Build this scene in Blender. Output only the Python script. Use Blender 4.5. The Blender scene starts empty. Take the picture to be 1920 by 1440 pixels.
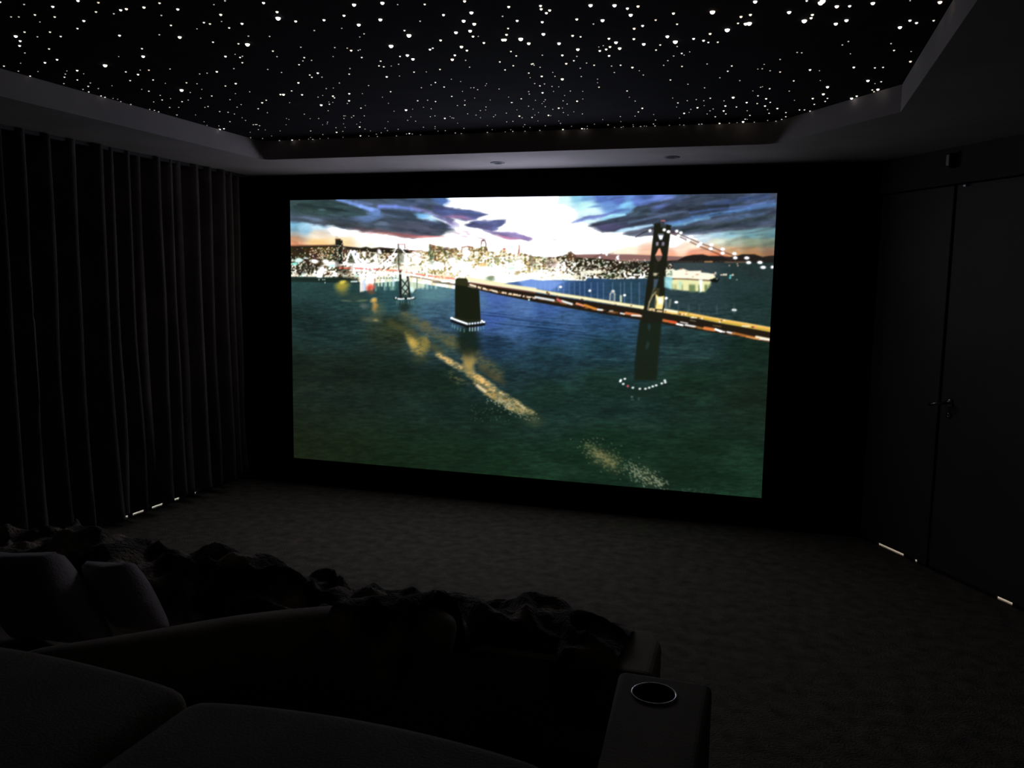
import bpy, bmesh, math, random
import numpy as np
from mathutils import Vector, Matrix, noise

SC = bpy.context.scene
COL = SC.collection

# ---------------------------------------------------------------- helpers
def link_mesh(name, bm, mat=None, parent=None, smooth=False):
    me = bpy.data.meshes.new(name)
    bm.normal_update(); bm.to_mesh(me); bm.free()
    o = bpy.data.objects.new(name, me); COL.objects.link(o)
    if mat: me.materials.append(mat)
    if smooth:
        for p in me.polygons: p.use_smooth = True
    if parent: o.parent = parent
    return o

def tag(o, label=None, cat=None, group=None, kind=None):
    if label: o['label'] = label
    if cat: o['category'] = cat
    if group: o['group'] = group
    if kind: o['kind'] = kind
    return o

def empty(name, loc=(0, 0, 0)):
    o = bpy.data.objects.new(name, None); COL.objects.link(o); o.location = loc
    o.empty_display_size = .1
    return o

def struct(name, bm, mat, label=None):
    o = link_mesh(name, bm, mat); o['kind'] = 'structure'
    if label: o['label'] = label
    return o

def box(bm, a, b, M=None):
    vs = [bm.verts.new((x, y, z)) for z in (a[2], b[2]) for y in (a[1], b[1]) for x in (a[0], b[0])]
    if M is not None:
        for v in vs: v.co = M @ v.co
    for f in ((0, 2, 3, 1), (4, 5, 7, 6), (0, 1, 5, 4), (2, 6, 7, 3), (0, 4, 6, 2), (1, 3, 7, 5)):
        bm.faces.new([vs[i] for i in f])
    return vs

def bevel(bm, w, seg=2):
    bmesh.ops.bevel(bm, geom=list(bm.edges), offset=w, segments=seg, affect='EDGES', profile=.5)

def prism(bm, pts, z0, z1):
    lo = [bm.verts.new((p[0], p[1], z0)) for p in pts]
    hi = [bm.verts.new((p[0], p[1], z1)) for p in pts]
    n = len(pts)
    bm.faces.new(lo[::-1]); bm.faces.new(hi)
    for i in range(n): bm.faces.new((lo[i], lo[(i+1) % n], hi[(i+1) % n], hi[i]))

def tube(bm, pts, r, seg=14, cap=True):
    rings = []
    pts = [Vector(p) for p in pts]
    for i, p in enumerate(pts):
        d = (pts[min(i+1, len(pts)-1)] - pts[max(i-1, 0)]).normalized()
        up = Vector((0, 0, 1)) if abs(d.z) < .9 else Vector((1, 0, 0))
        a = d.cross(up).normalized(); b = a.cross(d).normalized()
        rr = r[i] if isinstance(r, (list, tuple)) else r
        rings.append([bm.verts.new(p + a*math.cos(t)*rr + b*math.sin(t)*rr) for t in [2*math.pi*k/seg for k in range(seg)]])
    for A, B in zip(rings[:-1], rings[1:]):
        for k in range(seg): bm.faces.new((A[k], A[(k+1) % seg], B[(k+1) % seg], B[k]))
    if cap: bm.faces.new(rings[0][::-1]); bm.faces.new(rings[-1])

def lathe(bm, prof, c, seg=40, M=None):
    rings = []
    for r, z in prof:
        rings.append([bm.verts.new((c[0]+r*math.cos(2*math.pi*k/seg), c[1]+r*math.sin(2*math.pi*k/seg), c[2]+z)) for k in range(seg)])
    for A, B in zip(rings[:-1], rings[1:]):
        for k in range(seg): bm.faces.new((A[k], A[(k+1) % seg], B[(k+1) % seg], B[k]))
    return rings

def cushion(bm, size, n=16, p=4.0, crown=(0, 0, 0), fn=None):
    """a padded block: superellipsoid box with crowned faces, centred at the origin"""
    bmesh.ops.create_cube(bm, size=2)
    bmesh.ops.subdivide_edges(bm, edges=list(bm.edges), cuts=n, use_grid_fill=True)
    for v in bm.verts:
        x, y, z = v.co
        L = (abs(x)**p + abs(y)**p + abs(z)**p)**(1/p)
        x, y, z = x/L, y/L, z/L
        q = Vector((x*(1+crown[0]*(1-y*y)*(1-z*z)), y*(1+crown[1]*(1-x*x)*(1-z*z)), z*(1+crown[2]*(1-x*x)*(1-y*y))))
        v.co = Vector((q.x*size[0]/2, q.y*size[1]/2, q.z*size[2]/2))
        if fn: v.co = fn(v.co)

def pillow_mesh(bm, O, U, V, thick, n=22):
    """square pillow: O centre, U and V half-side vectors"""
    O, U, V = Vector(O), Vector(U), Vector(V)
    N = U.cross(V).normalized()
    grid = {}
    for s in (1, -1):
        for i in range(n+1):
            for j in range(n+1):
                a, b = -1+2*i/n, -1+2*j/n
                edge = i in (0, n) or j in (0, n)
                if s == -1 and edge: grid[(s, i, j)] = grid[(1, i, j)]; continue
                t = ((1-a*a)*(1-b*b))
                h = thick*.5*(max(t, 0)**.24)
                pinch = 1-.06*(1-abs(a))*abs(b)**3-.06*(1-abs(b))*abs(a)**3
                w = .012*noise.noise(Vector((a*2.3, b*2.1, s*3+O.x)))
                grid[(s, i, j)] = bm.verts.new(O + U*a*pinch + V*b*pinch + N*(s*h+w*t))
    for s in (1, -1):
        for i in range(n):
            for j in range(n):
                q = [grid[(s, i, j)], grid[(s, i+1, j)], grid[(s, i+1, j+1)], grid[(s, i, j+1)]]
                bm.faces.new(q if s == 1 else q[::-1])

# ---------------------------------------------------------------- materials
def mat(name, col, rough=.8, col2=None, scale=8., bump=0., bscale=60., metal=0., spec=.3, sheen=0., detail=4., dist=.004, lo=.35, hi=.65):
    m = bpy.data.materials.new(name); m.use_nodes = True
    nt = m.node_tree; nd, lk = nt.nodes, nt.links
    bs = nd['Principled BSDF']
    bs.inputs['Base Color'].default_value = (*col, 1)
    bs.inputs['Roughness'].default_value = rough
    bs.inputs['Metallic'].default_value = metal
    bs.inputs['Specular IOR Level'].default_value = spec
    bs.inputs['Sheen Weight'].default_value = sheen
    tc = nd.new('ShaderNodeTexCoord')
    if col2:
        nz = nd.new('ShaderNodeTexNoise'); nz.inputs['Scale'].default_value = scale; nz.inputs['Detail'].default_value = detail
        cr = nd.new('ShaderNodeValToRGB')
        cr.color_ramp.elements[0].position = lo; cr.color_ramp.elements[1].position = hi
        cr.color_ramp.elements[0].color = (*col, 1); cr.color_ramp.elements[1].color = (*col2, 1)
        lk.new(tc.outputs['Object'], nz.inputs['Vector']); lk.new(nz.outputs['Fac'], cr.inputs['Fac']); lk.new(cr.outputs['Color'], bs.inputs['Base Color'])
    if bump:
        n2 = nd.new('ShaderNodeTexNoise'); n2.inputs['Scale'].default_value = bscale; n2.inputs['Detail'].default_value = 3
        bp = nd.new('ShaderNodeBump'); bp.inputs['Strength'].default_value = bump; bp.inputs['Distance'].default_value = dist
        lk.new(tc.outputs['Object'], n2.inputs['Vector']); lk.new(n2.outputs['Fac'], bp.inputs['Height']); lk.new(bp.outputs['Normal'], bs.inputs['Normal'])
    return m

def emit(name, col, s):
    m = bpy.data.materials.new(name); m.use_nodes = True
    nt = m.node_tree; nt.nodes.remove(nt.nodes['Principled BSDF'])
    e = nt.nodes.new('ShaderNodeEmission'); e.inputs['Color'].default_value = (*col, 1); e.inputs['Strength'].default_value = s
    nt.links.new(e.outputs[0], nt.nodes['Material Output'].inputs['Surface'])
    return m

M_PAINT = mat('soffit_paint', (.40, .355, .345), .85, (.47, .42, .41), 3, bump=.15, bscale=25)
M_STARCLOTH = mat('black_star_cloth', (.014, .013, .018), .95, (.020, .018, .026), 6, spec=.05)
M_BLACK = mat('black_velvet_wall', (.006, .006, .006), .95, (.010, .010, .010), 5, spec=.05)
M_FRAME = mat('black_velvet_frame', (.004, .004, .004), .95, (.006, .006, .006), 20, spec=.05)
M_WALL = mat('dark_wall_paint', (.095, .084, .076), .9, (.115, .103, .094), 2.5, bump=.2, bscale=40)
M_DOOR = mat('dark_door_paint', (.105, .090, .080), .6, (.125, .108, .096), 2.0, bump=.1, bscale=18, spec=.25)
M_CARPET = mat('plush_carpet', (.155, .132, .108), .97, (.31, .262, .205), 14, bump=1.0, bscale=110, dist=.01, spec=.05, detail=8, lo=.3, hi=.7)
M_CURTAIN = mat('velvet_curtain', (.095, .074, .064), .9, (.14, .110, .096), 5, bump=.35, bscale=170, sheen=.25, spec=.1)
M_SOFA = mat('sofa_weave', (.27, .225, .165), .9, (.35, .295, .22), 6, bump=.3, bscale=190, sheen=.1, spec=.15)
M_DARKSEAT = mat('shaded_seat_cloth', (.006, .006, .006), .9, (.010, .009, .009), 6, spec=.08)  # shadow over the seat, put into its near-black colour
M_PILLOW = mat('plush_pillow', (.34, .285, .275), .92, (.44, .375, .365), 9, bump=.5, bscale=120, sheen=.3, spec=.1)
M_FUR = mat('faux_fur', (.016, .012, .008), .95, (.50, .39, .27), 7, bump=1.0, bscale=70, dist=.02, sheen=.3, spec=.1, lo=.46, hi=.70)
M_METAL = mat('chrome', (.80, .80, .81), .22, (.72, .72, .74), 12, metal=1, spec=.5)
M_DARKMETAL = mat('dark_metal', (.22, .21, .20), .18, (.26, .25, .24), 12, metal=1, spec=.5)
M_CUP = mat('cup_well_black', (.004, .004, .004), .9, (.006, .006, .006), 10, spec=.05)
M_LENS = mat('dark_lens', (.02, .02, .025), .3, (.03, .03, .035), 10)
M_TRIM = mat('grey_light_trim', (.10, .10, .12), .5, (.13, .13, .15), 10)
M_HALL = mat('pale_hall_floor', (.72, .69, .64), .8, (.78, .75, .70), 8)
M_TRACK = mat('track_black', (.03, .03, .03), .6, (.04, .04, .04), 10)

# ---------------------------------------------------------------- room shell
ZC, ZT = 2.40, 2.52
XL, YB, XR = -2.28, -7.8, 3.47
A = Vector((2.284, .174, 0)); D = Vector((.528, -.849, 0)).normalized(); N = Vector((-D.y, D.x, 0))   # diagonal wall: along D, N points out of the room
MD = Matrix(((D.x, N.x, 0, A.x), (D.y, N.y, 0, A.y), (0, 0, 1, 0), (0, 0, 0, 1)))     # local x = along wall, y = outwards

bm = bmesh.new(); box(bm, (-3.2, YB-.2, -.1), (4.6, 1.2, 0)); struct('floor', bm, M_CARPET)
bm = bmesh.new(); box(bm, (XL-.1, 0, -.05), (2.5, .12, 2.75)); struct('wall_front', bm, M_BLACK)
bm = bmesh.new(); box(bm, (XL-.12, YB, .30), (XL, 0.05, 2.75)); box(bm, (XL-.014, YB, .024), (XL, 0.05, .30)); struct('wall_left', bm, M_WALL)
bm = bmesh.new(); box(bm, (XL-.1, YB-.1, -.05), (XR+.1, YB, 2.75)); struct('wall_back', bm, M_WALL)
bm = bmesh.new(); box(bm, (XR, YB, -.05), (XR+.1, -1.70, 2.75)); struct('wall_right', bm, M_WALL)
S0, SM, S1, DH = -.12, .822, 1.675, 2.2
bm = bmesh.new()
box(bm, (-.30, 0, -.05), (S0, .12, 2.75), MD); box(bm, (S0, 0, DH), (S1, .12, 2.75), MD); box(bm, (S1, 0, -.05), (2.26, .12, 2.75), MD)
struct('wall_angled', bm, M_WALL)
# sealing strip behind the curtain, open only where light leaks through
bm = bmesh.new()
gaps = [(-1.335, -1.27), (-1.235, -1.12), (-1.05, -.93), (-.815, -.755), (-.59, -.565)]
y = YB
for a, b in sorted(gaps):
    box(bm, (XL-.013, y, 0), (XL-.001, a, .026)); y = b
box(bm, (XL-.013, y, 0), (XL-.001, .05, .026))
struct('trim_1', bm, M_TRACK)
bm = bmesh.new(); box(bm, (XL-.6, -2.0, 0), (XL-.0135, 0, .002)); struct('floor_outside_left', bm, M_HALL)
bm = bmesh.new(); box(bm, (S0-.2, .034, 0), (S1+.2, .7, .002), MD); struct('floor_hallway', bm, M_HALL)

# tray: soffit ring at ZC with a recess whose dark star cloth sits at ZT
def round_corner(p, a, b, r=.09, n=4):
    p, a, b = Vector(p), Vector(a), Vector(b)
    u = (a-p).normalized(); w = (b-p).normalized()
    P0, P2 = p+u*r, p+w*r
    return [tuple((P0*(1-t)**2 + p*2*t*(1-t) + P2*t*t)) for t in [k/n for k in range(n+1)]]
c1, c2, c3 = (-1.50, -.81), (1.76, -.81), (2.30, -1.60)
c4, c5 = (2.30, -7.2), (-1.50, -7.2)
tray = round_corner(c1, c5, c2) + round_corner(c2, c1, c3, .07) + [c3, c4, c5]
outer = [(XL-.02, .05), (2.42, .05), (3.50, -1.75), (XR+.05, YB-.05), (XL-.02, YB-.05)]
bm = bmesh.new()
ov = [bm.verts.new((p[0], p[1], ZC)) for p in outer]; iv = [bm.verts.new((p[0], p[1], ZC)) for p in tray]
tv = [bm.verts.new((p[0], p[1], ZT)) for p in tray]
oe = [bm.edges.new((ov[i], ov[(i+1) % len(ov)])) for i in range(len(ov))]
ie = [bm.edges.new((iv[i], iv[(i+1) % len(iv)])) for i in range(len(iv))]
bmesh.ops.triangle_fill(bm, edges=oe+ie, use_beauty=True)
for i in range(len(iv)):
    j = (i+1) % len(iv); bm.faces.new((iv[i], iv[j], tv[j], tv[i]))
# drop any triangle that fell inside the recess
def in_poly(x, y, P):
    c = False
    for i in range(len(P)):
        (x1, y1), (x2, y2) = P[i], P[(i+1) % len(P)]
        if (y1 > y) != (y2 > y) and x < (x2-x1)*(y-y1)/(y2-y1)+x1: c = not c
    return c
for f in [f for f in bm.faces if all(abs(v.co.z-ZC) < 1e-6 for v in f.verts)]:
    ce = f.calc_center_median()
    if in_poly(ce.x, ce.y, tray): bm.faces.remove(f)
struct('trim_2', bm, M_PAINT)
bm = bmesh.new(); box(bm, (-1.7, YB, ZT), (2.5, -.6, ZT+.05)); struct('ceiling', bm, M_STARCLOTH)
bm = bmesh.new(); box(bm, (XL-.1, YB-.1, 2.75), (XR+.1, .2, 2.8)); struct('ceiling_slab', bm, M_BLACK)

# ---------------------------------------------------------------- doors on the angled wall
def door(name, s0, s1, opens, handle_s):
    bm = bmesh.new(); box(bm, (s0, .012, .020), (s1, .032, DH-.008), MD); bevel(bm, .003, 2)
    d = link_mesh(name, bm, M_DOOR); d['kind'] = 'structure'
    # draught seal along the foot of the leaf, left open to let light through
    bm = bmesh.new(); s = s0
    for a, b in opens+[(s1, s1)]:
        if a > s: box(bm, (s, .014, .0), (a, .026, .022), MD)
        s = b
    link_mesh('draught_seal', bm, M_TRACK, d)
    return d
d1 = door('door_1', S0+.006, SM-.011, [(-.004, .024), (.05, .075), (.38, .62), (.708, .735), (.777, .79)], None)
d2 = door('door_2', SM+.011, S1-.006, [(1.325, 1.432)], None)
bm = bmesh.new()
for a, b in ((S0-.0, S0+.02), (SM-.03, SM+.03), (S1-.02, S1)): box(bm, (a, .036, .03), (b, .065, DH), MD)
box(bm, (S0, .036, DH-.03), (S1, .065, DH+.01), MD)
box(bm, (SM-.025, .027, 0), (SM+.025, .0355, .05), MD)  # added block, stops stray light where the two leaves meet
struct('trim_3', bm, M_BLACK)
# lever handle with round rose and a key rose below
bm = bmesh.new()
Mh = MD @ Matrix.Translation((SM+.078, 0.012, .985)) @ Matrix.Rotation(math.pi/2, 4, 'X')
rings = lathe(bm, [(.001, .0), (.026, 0), (.026, .006), (.018, .009), (.001, .009)], (0, 0, 0), 24)
for v in bm.verts: v.co = Mh @ v.co
tube(bm, [MD @ Vector(p) for p in ((SM+.078, .004, .985), (SM+.078, -.045, .985), (SM+.066, -.055, .983), (SM+.01, -.056, .970), (SM-.006, -.050, .966))], [.009, .009, .010, .009, .009], 12)
h = link_mesh('door_handle', bm, M_DARKMETAL, d2, True); h['label'] = 'dark metal lever handle'
bm = bmesh.new(); Mk = MD @ Matrix.Translation((SM+.078, 0.012, .915)) @ Matrix.Rotation(math.pi/2, 4, 'X')
lathe(bm, [(.001, .0), (.018, 0), (.018, .006), (.006, .008), (.001, .003)], (0, 0, 0), 20)
for v in bm.verts: v.co = Mk @ v.co
link_mesh('key_rose', bm, M_DARKMETAL, d2, True)
bm = bmesh.new(); box(bm, (SM+.07, -.006, DH-.024), (SM+.092, .012, DH-.012), MD); bevel(bm, .002)
link_mesh('door_bolt', bm, M_METAL, d2)
# small sensor above the doors
bm = bmesh.new(); box(bm, (SM-.045, -.03, 2.30), (SM-.018, 0, 2.36), MD); bevel(bm, .006, 3)
sn = link_mesh('wall_sensor', bm, M_HALL)
tag(sn, 'small pale sensor box on the dark wall just above the double doors', 'sensor')
bm = bmesh.new(); box(bm, (SM-.016, -.034, 2.285), (SM+.006, 0, 2.365), MD); bevel(bm, .004, 2)
link_mesh('sensor_shadow', bm, M_BLACK, sn)  # black box standing in for the dark shadow beside the sensor

# ---------------------------------------------------------------- recessed lamps (off) in the front soffit
for (x, y, wh) in ((.009, -.395, 'nearest the middle of the screen'), (1.152, -.435, 'towards the double doors end of the screen')):
    dl = empty('recessed_downlight', (x, y, ZC)); tag(dl, 'small round unlit spotlight in the pale soffit, '+wh, 'downlight', 'spotlights in the front soffit')
    bm = bmesh.new(); lathe(bm, [(.030, -.002), (.033, -.006), (.047, -.004), (.049, .0)], (0, 0, 0), 36)
    link_mesh('trim_ring', bm, M_TRIM, dl, True)
    bm = bmesh.new(); r = lathe(bm, [(.001, -.0025), (.031, -.0025), (.031, .0)], (0, 0, 0), 36)
    link_mesh('lens', bm, M_LENS, dl, True)

# ---------------------------------------------------------------- curtain
ridge = [-.20, -.31, -.438, -.595, -.733, -.904, -.954, -1.103, -1.27, -1.367, -1.501, -1.625, -1.813, -1.989, -2.16, -2.307]
while ridge[-1] > -4.6: ridge.append(ridge[-1]-random.Random(len(ridge)).uniform(.12, .19))
RR = [random.Random(i*7+1).uniform(.8, 1.12) for i in range(len(ridge))]
def curtain_mesh():
    bm = bmesh.new(); rows = []; NZ = 44; SUB = 12
    for k in range(NZ+1):
        z01 = k/NZ; row = []
        flare = (1-z01)
        for i in range(len(ridge)-1):
            for j in range(SUB):
                t = j/SUB
                y = ridge[i]*(1-t)+ridge[i+1]*t
                w = abs(ridge[i]-ridge[i+1])
                amp = (.075+.50*w)*.95*(RR[i]*(1-t)+RR[i+1]*t)
                c = .5+.5*math.cos(2*math.pi*t)
                x = -2.20+amp*.88*(c**1.45)*(1+.35*flare**2)
                sway = .028*noise.noise(Vector((i*.9, z01*1.6, 1.3)))*(.3+flare)+.035*flare**3*noise.noise(Vector((i*1.7+t, 4.1, z01*2)))
                x += .018*noise.noise(Vector((y*5, z01*3, 9.)))*(.2+flare)
                y += sway
                zb = .112+.010*noise.noise(Vector((y*9, 2., 7.)))
                row.append(bm.verts.new((x, y, zb+(2.395-zb)*z01)))
        rows.append(row)
    for a, b in zip(rows[:-1], rows[1:]):
        for i in range(len(a)-1): bm.faces.new((a[i], b[i], b[i+1], a[i+1]))
    return bm
cu = empty('curtain', (-2.1, -2.4, .1)); tag(cu, 'full-height dark pleated curtain hanging along the wall left of the screen', 'curtain')
cl = link_mesh('curtain_cloth', curtain_mesh(), M_CURTAIN, None, True)
cl.parent = cu; cl.matrix_parent_inverse = Matrix.Translation((2.1, 2.4, -.1))
s = cl.modifiers.new('thick', 'SOLIDIFY'); s.thickness = .004
bm = bmesh.new(); box(bm, (-2.16, -4.7, 2.378), (-2.11, -.12, 2.399))
tk = link_mesh('curtain_track', bm, M_TRACK); tk.parent = cu; tk.matrix_parent_inverse = Matrix.Translation((2.1, 2.4, -.1))

# ---------------------------------------------------------------- projected picture
HH = [652.170037042862, -26.15038054249976, 554.8864052083901, -69.02941232859621, -493.7350760550975, 856.8503449871494, -0.15466100949997968, -0.035007809543201984]

def _hash(ix, iy, s=0):
    h = (ix.astype(np.int64)*374761393+iy.astype(np.int64)*668265263+s*982451653) & 0x7fffffff
    h = ((h ^ (h >> 13))*1274126177) & 0x7fffffff
    return ((h ^ (h >> 16)) & 0xffff)/65535.
def vnoise(x, y, s=0):
    ix, iy = np.floor(x), np.floor(y); fx, fy = x-ix, y-iy
    fx, fy = fx*fx*(3-2*fx), fy*fy*(3-2*fy); ix, iy = ix.astype(np.int64), iy.astype(np.int64)
    a, b, c, d = _hash(ix, iy, s), _hash(ix+1, iy, s), _hash(ix, iy+1, s), _hash(ix+1, iy+1, s)
    return (a*(1-fx)+b*fx)*(1-fy)+(c*(1-fx)+d*fx)*fy
def fbm(x, y, s=0, o=4):
    t = 0; a = .5
    for k in range(o): t = t+a*vnoise(x*2**k, y*2**k, s+k); a *= .5
    return t/.94
def sstep(a, b, t):
    t = np.clip((t-a)/(b-a), 0, 1); return t*t*(3-2*t)

class Pic:
    def __init__(s, X, Y): s.X, s.Y = X, Y; s.C = np.zeros((X.size, 3)); s.dx = 0*X; s.dy = 0*X
    def sel(s, x0, x1, y0, y1): return np.nonzero((s.X > x0) & (s.X < x1) & (s.Y > y0) & (s.Y < y1))[0]
    def mix(s, i, a, col): s.C[i] = s.C[i]*(1-a[:, None])+np.asarray(col, float)*a[:, None]
    def grid(s, pts, mask=None, p=3.0, ky=1.6):
        i = np.arange(s.X.size) if mask is None else np.nonzero(mask)[0]
        W = 0; T = 0
        for x, y, c in pts:
            d = ((s.X[i]-x)**2+((s.Y[i]-y)*ky)**2+30)**(-p/2); W = W+d; T = T+d[:, None]*np.array(c, float)
        s.C[i] = T/W[:, None]
    def blob(s, cx, cy, rx, ry, ang, col, a=1, soft=.5, warp=0):
        R = max(rx, ry)*1.6+8; i = s.sel(cx-R, cx+R, cy-R, cy+R)
        x = s.X[i]-cx; y = s.Y[i]-cy
        if warp: x = x+warp*s.dx[i]; y = y+warp*s.dy[i]
        t = math.radians(ang); u = x*math.cos(t)+y*math.sin(t); v = -x*math.sin(t)+y*math.cos(t)
        d = np.sqrt((u/rx)**2+(v/ry)**2)
        s.mix(i, a*(1-sstep(1-soft, 1+soft*.6, d)), col)
    def line(s, pts, w, col, a=1, soft=.8, w2=None, tex=None):
        for k in range(len(pts)-1):
            (x0, y0), (x1, y1) = pts[k], pts[k+1]
            n = len(pts)-1; wa = w+((w2-w)*k/n if w2 is not None else 0); wb = w+((w2-w)*(k+1)/n if w2 is not None else 0)
            m = max(wa, wb)+3; i = s.sel(min(x0, x1)-m, max(x0, x1)+m, min(y0, y1)-m, max(y0, y1)+m)
            if not i.size: continue
            x, y = s.X[i]-x0, s.Y[i]-y0; L = (x1-x0)**2+(y1-y0)**2+1e-9
            t = np.clip((x*(x1-x0)+y*(y1-y0))/L, 0, 1); d = np.hypot(x-t*(x1-x0), y-t*(y1-y0)); ww = (wa+(wb-wa)*t)/2
            al = a*(1-sstep(ww-soft, ww+soft, d))
            if tex is not None: al = al*tex[i]
            s.mix(i, al, col)
    def poly(s, pts, col, a=1, soft=.8, warp=0, tex=None):
        xs = [p[0] for p in pts]; ys = [p[1] for p in pts]; m = soft+3+abs(warp)
        i = s.sel(min(xs)-m, max(xs)+m, min(ys)-m, max(ys)+m)
        if not i.size: return
        x, y = s.X[i], s.Y[i]
        if warp: x = x+warp*s.dx[i]; y = y+warp*s.dy[i]
        ins = np.zeros(i.size, bool); dm = np.full(i.size, 1e9)
        for k in range(len(pts)):
            (x1, y1), (x2, y2) = pts[k], pts[(k+1) % len(pts)]
            if y1 != y2: ins ^= ((y1 > y) != (y2 > y)) & (x < (x2-x1)*(y-y1)/(y2-y1)+x1)
            L = (x2-x1)**2+(y2-y1)**2+1e-9; t = np.clip(((x-x1)*(x2-x1)+(y-y1)*(y2-y1))/L, 0, 1)
            dm = np.minimum(dm, np.hypot(x-x1-t*(x2-x1), y-y1-t*(y2-y1)))
        sd = np.where(ins, -dm, dm); al = a*(1-sstep(-soft, soft, sd))
        if tex is not None: al = al*tex[i]
        s.mix(i, al, col)
    def dots(s, L, r, col, a=1, ry=None, soft=.45):
        for q in L: s.blob(q[0], q[1], r, ry or r, 0, col, a, soft)

def paint(X, Y):
    P = Pic(X, Y); rnd = random.Random(11)
    P.dx = (fbm(X/22, Y/7, 3, 5)-.5)*3.4; P.dy = (fbm(X/24, Y/8, 8, 5)-.5)*2.0
    W = (262, 262, 262)
    # ---- open sky
    P.grid([(550, 420, (110, 165, 190)), (550, 430, (120, 165, 185)), (550, 440, (150, 150, 145)), (550, 448, (205, 150, 110)), (550, 460, (225, 150, 110)),
            (600, 424, (190, 220, 240)), (600, 440, (235, 220, 200)), (600, 457, (250, 205, 140)), (575, 430, (150, 195, 220)), (640, 432, (258, 258, 258)), (640, 458, (255, 225, 170)),
            (700, 445, W), (700, 460, (262, 250, 225)), (760, 455, W), (820, 460, W), (900, 450, W), (850, 380, W), (830, 372, (190, 245, 255)), (880, 375, W), (900, 400, W), (960, 372, W), (960, 420, W), (1000, 460, W), (1040, 371, (245, 262, 262)), (1060, 400, W), (1060, 373, (205, 250, 250)),
            (1085, 372, (130, 205, 240)), (1100, 385, (190, 255, 255)), (1110, 400, (210, 250, 262)), (1100, 372, (110, 170, 235)), (1130, 372, (80, 118, 210)), (1160, 378, (75, 105, 190)), (1180, 387, (110, 190, 245)), (1200, 380, (85, 120, 215)), (1235, 376, (105, 135, 235)), (1215, 372, (60, 90, 160)), (1150, 388, (90, 140, 215)),
            (1100, 440, W), (1100, 465, (262, 255, 245)), (1180, 450, W), (1180, 470, (262, 235, 205)), (1215, 474, (255, 195, 160)), (1250, 445, W), (1262, 455, (262, 262, 255)), (1280, 470, (255, 215, 185)), (1255, 476, (245, 170, 135)), (1300, 458, (255, 232, 200)), (1300, 476, (240, 150, 115)), (1320, 474, (240, 155, 115)), (1345, 478, (225, 130, 90)),
            (1320, 448, (200, 225, 240)), (1345, 440, (160, 205, 225)), (1370, 440, (130, 185, 200)), (1345, 455, (205, 215, 190)), (1340, 463, (235, 195, 150)), (1375, 455, (165, 180, 155)), (1375, 470, (200, 150, 100)), (1410, 440, (105, 160, 170)), (1410, 455, (135, 150, 120)), (1410, 472, (175, 125, 80)), (1448, 440, (85, 130, 140)), (1448, 455, (110, 125, 105)), (1448, 474, (140, 100, 75)),
            (1290, 440, (225, 240, 262)), (1300, 372, (50, 75, 105)), (1350, 370, (50, 75, 110)), (1400, 370, (60, 90, 150)), (1448, 370, (62, 92, 108))], Y < 500, 4.2)
    # ---- left cloud bank
    P.poly([(530, 350), (838, 350), (842, 372), (836, 392), (850, 412), (854, 432), (838, 439), (822, 445), (800, 447), (775, 449), (752, 444), (735, 440), (700, 437), (680, 436), (664, 432), (640, 428), (600, 422), (570, 419), (530, 415)], (70, 84, 100), 1, 3.5, 5)
    P.blob(600, 388, 75, 20, 0, (54, 76, 74), .95, .6, 6)
    P.blob(650, 395, 50, 14, 8, (52, 72, 76), .9, .5, 6)
    P.blob(585, 412, 50, 5, 6, (72, 84, 98), .8, .6, 4)
    P.blob(640, 420, 60, 6, 7, (72, 78, 84), .8, .7, 5)
    P.blob(770, 405, 55, 12, 4, (62, 78, 96), .8, .6, 7)
    P.blob(790, 428, 60, 11, 5, (74, 80, 96), .9, .6, 6)
    P.blob(585, 411, 22, 2.6, 8, (96, 118, 145), .75, .8, 3)
    P.blob(607, 393, 9, 2.5, 0, (78, 104, 112), .7, .8, 3)
    P.blob(700, 433, 45, 4.5, 4, (110, 84, 90), .8, .8, 4)
    P.blob(775, 442, 52, 5, 4, (170, 100, 100), .8, .8, 4)
    P.blob(800, 445, 40, 3, 0, (235, 145, 140), .7, .8, 4)
    P.blob(715, 439, 40, 2.2, 3, (215, 130, 120), .6, .9, 3)
    P.line([(636, 375), (660, 381), (680, 387), (700, 394), (712, 397)], 4, (130, 165, 245), .9, 3, 9)
    P.line([(640, 376), (672, 379), (700, 384)], 3, (105, 130, 190), .7, 3)
    P.blob(692, 409, 26, 6, -3, (100, 128, 178), .9, .8, 5)
    P.blob(705, 402, 15, 8, 20, (90, 118, 165), .8, .8, 5)
    P.line([(715, 388), (745, 388), (775, 392), (790, 396)], 7, (120, 145, 235), .9, 4, 4)
    P.line([(775, 388), (810, 400), (835, 412), (850, 422)], 5, (140, 135, 195), .8, 4, 6)
    P.blob(720, 421, 16, 3.5, 5, (120, 138, 165), .7, .9, 4)
    P.blob(775, 380, 40, 8, 4, (72, 90, 120), .8, .7, 5)
    P.blob(830, 378, 18, 9, 10, (80, 115, 190), .8, .8, 5)
    P.blob(795, 382, 16, 6, 0, (70, 80, 110), .7, .8, 5)
    P.blob(803, 408, 20, 7, 14, (190, 235, 262), .95, .7, 5)
    P.blob(792, 404, 14, 5, 10, (120, 190, 250), .8, .8, 4)
    P.line([(812, 407), (838, 417), (852, 424)], 3, (235, 245, 262), .9, 2)
    P.blob(815, 420, 28, 6, 10, (72, 82, 112), .85, .6, 5)
    P.blob(790, 428, 40, 8, 3, (76, 80, 98), .8, .6, 5)
    # second cloud, tip to the right
    P.poly([(818, 388), (850, 390), (880, 394), (905, 399), (918, 404), (900, 410), (875, 414), (860, 413), (840, 406), (815, 398)], (74, 82, 128), .95, 2.5, 4)
    P.blob(862, 408, 26, 3.6, 6, (150, 105, 140), .8, .8, 3)
    P.line([(835, 396), (870, 397), (905, 402)], 2, (80, 120, 190), .6, 2)
    P.blob(851, 418, 16, 5, 25, (165, 150, 210), .7, .9, 4)
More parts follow.
